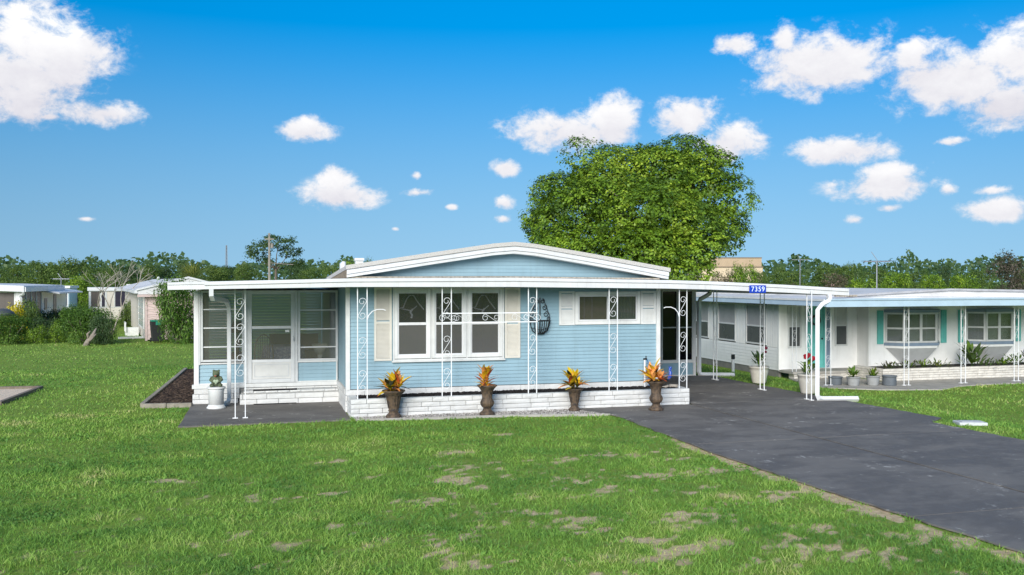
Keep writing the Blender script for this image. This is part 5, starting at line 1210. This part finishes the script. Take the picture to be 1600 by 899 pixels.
# path timbers by the pink house
pt = thing('path_kerb', 'white kerb boards leading to the pink house steps', 'kerb', (*at(205,50),0), R(40))
MB().box(-.3,2.3,-.06,.06,0,.16).build('board', TRIM, pt); MB().box(.6,.72,-1.4,-.1,0,.16).build('board', TRIM, pt)
p2 = thing('path_kerb', 'white kerb board nearest the sprawling bush', 'kerb', (*at(188,43.5),0), R(14)); MB().box(-.1,1.5,-.05,.05,0,.10).build('board', TRIM, p2, bevel=.01); MB().box(.5,.6,-.04,.04,-.1,.0).build('stake', TRIM, p2)
# wheelie bin
tbn = thing('trash_bin', 'black wheeled bin with a green lid beside the pink wall', 'bin', (*at(246,41.2),0), R(10))
MB().add([(-.24,-.25,.05),(.24,-.25,.05),(.24,.25,.05),(-.24,.25,.05),(-.31,-.32,.92),(.31,-.32,.92),(.31,.32,.92),(-.31,.32,.92)], [(0,3,2,1),(0,1,5,4),(1,2,6,5),(2,3,7,6),(3,0,4,7)]).build('body', BLACKIRON, tbn, bevel=.03)
MB().box(-.30,.30,-.33,.34,.93,.99).build('lid', mat('green_plastic', (.02,.22,.14), .5, .05), tbn, bevel=.02); MB().box(-.10,.14,-.34,-.33,.78,.93).build('sticker', mat('green_plastic', (.02,.22,.14)), tbn)
for s_ in (-1,1): MB().lathe([(0,-.03),(.10,-.03),(.10,.03),(0,.03)], 12).build('wheel', BLACKIRON, tbn, (s_*.27,.22,.10)).rotation_euler = (0,R(90),0)
MB().tube([(-.28,.36,.88),(-.28,.42,.9),(.28,.42,.9),(.28,.36,.88)], .015, 5).build('handle', BLACKIRON, tbn)
# house at the left edge
lx, ly = at(29,47)
lh = thing('screened_mobile_home', 'white-roofed home with dark screened porch at the left edge', 'house', (lx,ly,0))
MB().strip([-8,-2,.35], [2.62,2.58,2.48], [2.30,2.27,2.17], -.45, 9.5).build('roof', WHITE, lh, bevel=.01)
MB().box(.36,.42,-.4,9.5,2.18,2.42).build('side_fascia', WHITE, lh)
MB().box(-.12,.12,-.1,.1,0,2.2).build('corner_post', WHITE, lh)
for (a,b) in ((-1.38,-.14),(-2.7,-1.45),(-4.2,-2.75)):
    f_ = frame(MB(), a, b, .75, 2.2, .06, -.03, .03).build('screen', TRIM, lh); MB().box(a+.06,b-.06,.0,.02,.81,2.14).build('pane', BRS, f_)
MB().box(-8,-.1,-.02,.02,0,.75).build('low_wall', mat('dark_brown_panel', (.07,.06,.055), .7, .1), lh)
for k in range(4):
    a = .15+k*1.2; f_ = frame(MB(), a, a+1.15, .1, 2.2, .05, .0, .06, axis='v').build('screen', TRIM, lh); MB().box(.02,.04,a+.05,a+1.1,.15,2.15).build('pane', PURS, f_)
MB().box(-.02,.06,5.0,12,0,2.2).build('side_wall', NW, lh); MB().box(.065,.08,5.6,6.3,1.1,1.75).build('window', PURS, lh); MB().box(.065,.08,8.0,8.9,.1,1.95).build('door', PURS, lh)
MB().prism_y([(-.1,2.16),(1.0,2.0),(1.0,2.08),(-.1,2.28)], 4.8, 12).build('side_awning', WHITE, lh); MB().tube([(.3,-.42,2.2),(.3,-.3,2.08),(.1,-.15,1.98),(.14,-.14,1.85),(.14,-.14,.1)], .05, square=True).build('downspout', WHITE, lh)
lb = thing('light_blue_shed', 'light blue shed with white roof between the left houses', 'shed', (*at(84,63),0))
MB().box(0,.95,0,3,0,2.25).build('wall', LBL, lb); f_ = frame(MB(), .42, .90, 1.0, 2.1, .06, -.03, -.002).build('window', TRIM, lb); MB().box(.48,.84,-.02,-.01,1.06,2.04).build('pane', PURS, f_)
MB().box(-.15,1.05,-.2,3.1,2.25,2.40).build('roof', WHITE, lb); MB().box(.2,1.2,-.5,-.03,.85,.95).build('shelf', TRIM, lb)
# garden table dark dome at left edge
dm = thing('satellite_dish', 'dark grey domed dish at the left picture edge', 'dish', (*at(4,42),0)); MB().lathe([(.55,1.15),(.45,1.32),(.25,1.44),(.0,1.48)], 20).build('dome', mat('dark_grey_plastic', (.07,.08,.085), .5, .1), dm, smooth=True); MB().tube([(0,0,0),(0,0,1.4)], .03, 6).build('mast', BLACKIRON, dm)
# ------------------------------------------------------------------ far things
tb2 = thing('tan_building', 'tan flat-roofed commercial building behind the big tree', 'building', (*at(1096,150),-.3), -YAW)
TB = mat('tan_stucco', (.46,.34,.23), .8, .05, 1); TB2 = mat('pale_tan_stucco', (.60,.48,.34), .8, .05, 1); TDK = mat('dark_tan_band', (.20,.15,.11), .8, .05)
MB().box(0,9.9,0,12,0,5.4).build('wall', TB2, tb2); MB().box(-.05,9.7,-.05,12,5.4,6.75).build('parapet', TB, tb2); MB().box(-.1,9.75,-.12,12,6.75,6.9).build('coping', TDK, tb2); MB().box(-.1,9.98,-.1,-.02,5.25,5.42).build('band', TDK, tb2)
for k in range(3): MB().box(9.905,9.95,1.5+k*3,2.6+k*3,3.2,4.4).build('window', PURS, tb2)
POLE = mat('weathered_pole', (.28,.25,.22), .9, .15, 4)
po = thing('utility_pole', 'wooden utility pole with crossarm before the lone pine', 'pole', (*at(421,100),-.3), -YAW)
MB().tube([(0,0,0),(0,0,8.2)], [.16,.11], 8).build('shaft', POLE, po); MB().box(-.5,.5,-.06,.06,7.5,7.62).build('crossarm', POLE, po); MB().tube([(.0,-.1,5.0),(2.6,-.1,4.8)], .04, 5).build('bracket', POLE, po); MB().lathe([(0,0),(.15,0),(.15,.5),(0,.5)], 10, (.3,0,6.6)).build('transformer', POLE, po)
ms = thing('radio_mast', 'thin lattice radio mast on the far horizon', 'mast', (*at(354,290),0)); mb = MB()
for (a,b) in ((-.4,-.3),(.4,-.3),(0,.4)): mb.tube([(a,b,0),(a*.4,b*.4,14)], .10, 4)
for k in range(14): q = 1-.6*k/14; mb.tube([(-.4*q,-.3*q,k),(.4*q,-.3*q,k+.5),(0,.4*q,k+1)], .06, 4)
mb.build('lattice', mat('grey_steel', (.22,.23,.25), .6, .1), ms)
sl = thing('street_lamp', 'grey street lamp rising behind the pink house', 'street lamp', (*at(243,80),-.2)); MB().tube([(0,0,0),(0,0,3.0)], .07, 7).build('pole', TRIM, sl); MB().tube([(0,0,2.9),(.1,0,3.1),(.22,0,3.2)], .04, 6).build('arm', TRIM, sl); MB().ball((.25,0,3.2),.12,8,6).build('lamp_head', TRIM, sl)
AL = mat('antenna_aluminium', (.35,.36,.38), .4, .1, metal=.6)
def antenna(loc, hgt, w_, label, rz=0, s=1.0):
    a_ = thing('tv_antenna', label, 'antenna', loc, rz); MB().tube([(0,0,0),(0,0,hgt)], .022*s, 6).build('mast', AL, a_); mb = MB().tube([(-w_/2,0,hgt),(w_/2,0,hgt)], .018*s, 5)
    for k in range(7): x = -w_/2+w_*k/6; L = .22+.06*k; mb.tube([(x,-L,hgt+.02),(x,L,hgt+.02)], .009*s, 4)
    mb.build('boom', AL, a_); MB().tube([(-.2,0,hgt+.35),(.05,0,hgt)], .012*s, 4).build('whip', AL, a_); return a_
antenna((19.6,10,2.36), 1.05, .95, 'thin television antenna on the white house roof', -YAW*.9)
antenna((*at(1250,60),1.8), 2.3, 1.1, 'branching television antenna above the wood behind the carport', -YAW, 1.4)
antenna((lx+.3,ly+9,2.3), .55, 1.0, 'flat television antenna on the left edge house', -YAW, 1.2)
# ------------------------------------------------------------------ pots and small plants by the white house
def pot(loc, r0, r1, h_, m, label, name='plant_pot'):
    p_ = thing(name, label, 'pot', loc); MB().lathe([(0,0),(r0,0),(r0*1.05,.02),(r1*.97,h_*.75),(r1,h_*.9),(r1*1.06,h_*.91),(r1*1.06,h_),(r1*.93,h_),(r1*.9,h_*.85),(0,h_*.85)], 28).build('body', m, p_, smooth=True)
    MB().lathe([(0,0),(r1*.88,0),(0,.015)], 20, (0,0,h_*.86)).build('soil', SOIL, p_); return p_
CP = mat('cream_ceramic', (.60,.57,.50), .4, .06, 5); GP = mat('slate_grey_pot', (.13,.15,.17), .6, .1, 6); LP = mat('light_grey_pot', (.34,.35,.35), .7, .1, 8)
def leafy(loc, label, n, h_, spread, seed, mats=(SHRUB,), name='potted_plant', size=.16, group=None, flowers=None, upright=.5):
    c_ = thing(name, label, 'plant', loc, 0, group); g = random.Random(seed); lm = []
    for m_ in mats:
        mb = MB()
        for i in range(5):
            f = i/4; wd = .17*math.sin(math.pi*(f*.9+.07)); mb.v += [(-wd,f,-.3*f*f),(wd,f,-.3*f*f)]
        for i in range(4): mb.f.append((2*i,2*i+1,2*i+3,2*i+2))
        me = mb.mesh('leaf', m_); a = me.attributes.new('tint','FLOAT','FACE'); a.data.foreach_set('value', [g.uniform(.3,.9) for _ in mb.f]); lm.append(me)
    MB().tube([(0,0,-.03),(.01,0,h_*.7)], .012, 5).tube([(0,0,0),(spread*.3,0,h_*.5)], .009, 5).build('stem', SHRUB, c_)
    for i in range(n):
        a = i*2.399; til = g.uniform(.1,1.3)*(1.15-upright*.5); d = Vector((math.sin(til)*math.cos(a), math.sin(til)*math.sin(a), math.cos(til))); z0 = h_*g.uniform(.05,.7); rr = spread*.35*g.random()
        o = obj('leaf', g.choice(lm), c_, (rr*math.cos(a), rr*math.sin(a), z0)); o.rotation_mode = 'QUATERNION'; o.rotation_quaternion = d.to_track_quat('Y','Z'); q = size*g.uniform(.7,1.3); o.scale = (q,q,q)
    if flowers:
        for (dx,dy,dz,r_,m_) in flowers:
            fb = MB(); 
            for k in range(9): aa = k*2.4; fb.ball((r_*.6*math.cos(aa)*math.sqrt(k/9), r_*.6*math.sin(aa)*math.sqrt(k/9), r_*.3*math.cos(k)), r_*.45, 7, 5, .12, g)
            f_ = fb.build('flower', m_, c_, (dx,dy,dz))
    return c_
RED = mat('red_petals', (.42,.012,.025), .6, .2, 20); CRIM = mat('crimson_petals', (.25,.012,.05), .6, .2, 20)
pot((11.00,3.35,.02), .17, .25, .44, CP, 'cream bowl pot behind the middle carport post'); leafy((11.00,3.35,.44), 'leafy plant with one crimson bloom in the cream pot behind the middle post', 36, .42, .35, 1, (SHRUB,DARKG), size=.20, flowers=[(.17,-.05,.50,.06,CRIM),(.16,-.05,.40,.05,CRIM)])
pot((10.98,1.05,.02), .17, .25, .46, CP, 'cream bowl pot beside the front carport post'); leafy((10.98,1.05,.46), 'red-flowering leafy plant in the cream pot by the front carport post', 40, .36, .34, 2, (SHRUB,LIME), size=.20, flowers=[(-.12,-.10,.44,.09,RED),(.06,-.12,.40,.08,RED),(.0,-.05,.48,.06,RED)])
pot((14.66,5.30,-.345), .17, .20, .24, GP, 'empty slate pot at the foot of the neighbour patio post')
pot((15.02,4.95,-.345), .15, .19, .26, LP, 'grey pot with spiky plant on the neighbour patio'); leafy((15.02,4.95,-.11), 'spiky green plant in the grey patio pot', 26, .26, .25, 3, (SHRUB,LIME), size=.20)
pot((15.65,4.90,-.345), .15, .19, .28, LP, 'grey pot holding a bushy yellow-green plant'); leafy((15.65,4.90,-.10), 'bushy yellow-green plant in a grey patio pot', 44, .24, .26, 4, (LIME,PALM), size=.15)
pot((16.10,4.75,-.345), .19, .20, .29, GP, 'empty dark slate pot beside the cream brick planter')
PLN = [('low russet groundcover plants at the left end of the cream planter',17.3,6.3,26,.22,(PURP,PALM)),('russet and green low plant under the first bay window',17.9,6.25,30,.25,(PURP,LIME)),('variegated low plant under the first bay',18.5,6.3,32,.24,(PALM,LIME)),('green low plant right of the first bay bracket',19.1,6.3,30,.22,(SHRUB,PALM)),('tall arching dark plant between the bay windows',20.3,6.2,40,.75,(DARKG,SHRUB)),('trailing dark plant hanging over the cream planter edge',20.6,5.95,30,.30,(DARKG,)),('bright green low plant under the second bay',21.5,6.2,32,.26,(LIME,SHRUB)),('dense green plant under the second bay window',22.1,6.3,36,.42,(SHRUB,)),('leafy green plant near the right end of the planter',22.8,6.3,40,.46,(SHRUB,DARKG)),('mixed flowering plant at the right end of the planter',23.5,6.2,34,.34,(PINK,SHRUB))]
for i,(lab,u_,v_,n_,h_,ms_) in enumerate(PLN): leafy((u_,v_,-.03), lab, int(n_*1.6), h_, 1.1, 30+i, ms_, 'border_plant', .15 if h_ < .7 else .30, 'plants in the cream brick planter', upright=.2 if h_ < .7 else .8)
st2 = thing('vent_pipe', 'short white standpipe with black cap in the grass by the white house', 'standpipe', (12.55,7.55,float(gz(12.55,7.55)))); MB().tube([(0,0,-.05),(0,0,.42)], .05, 8).build('pipe', TRIM, st2); MB().tube([(0,0,.42),(0,0,.56)], .06, 8).build('cap', BLACKIRON, st2)
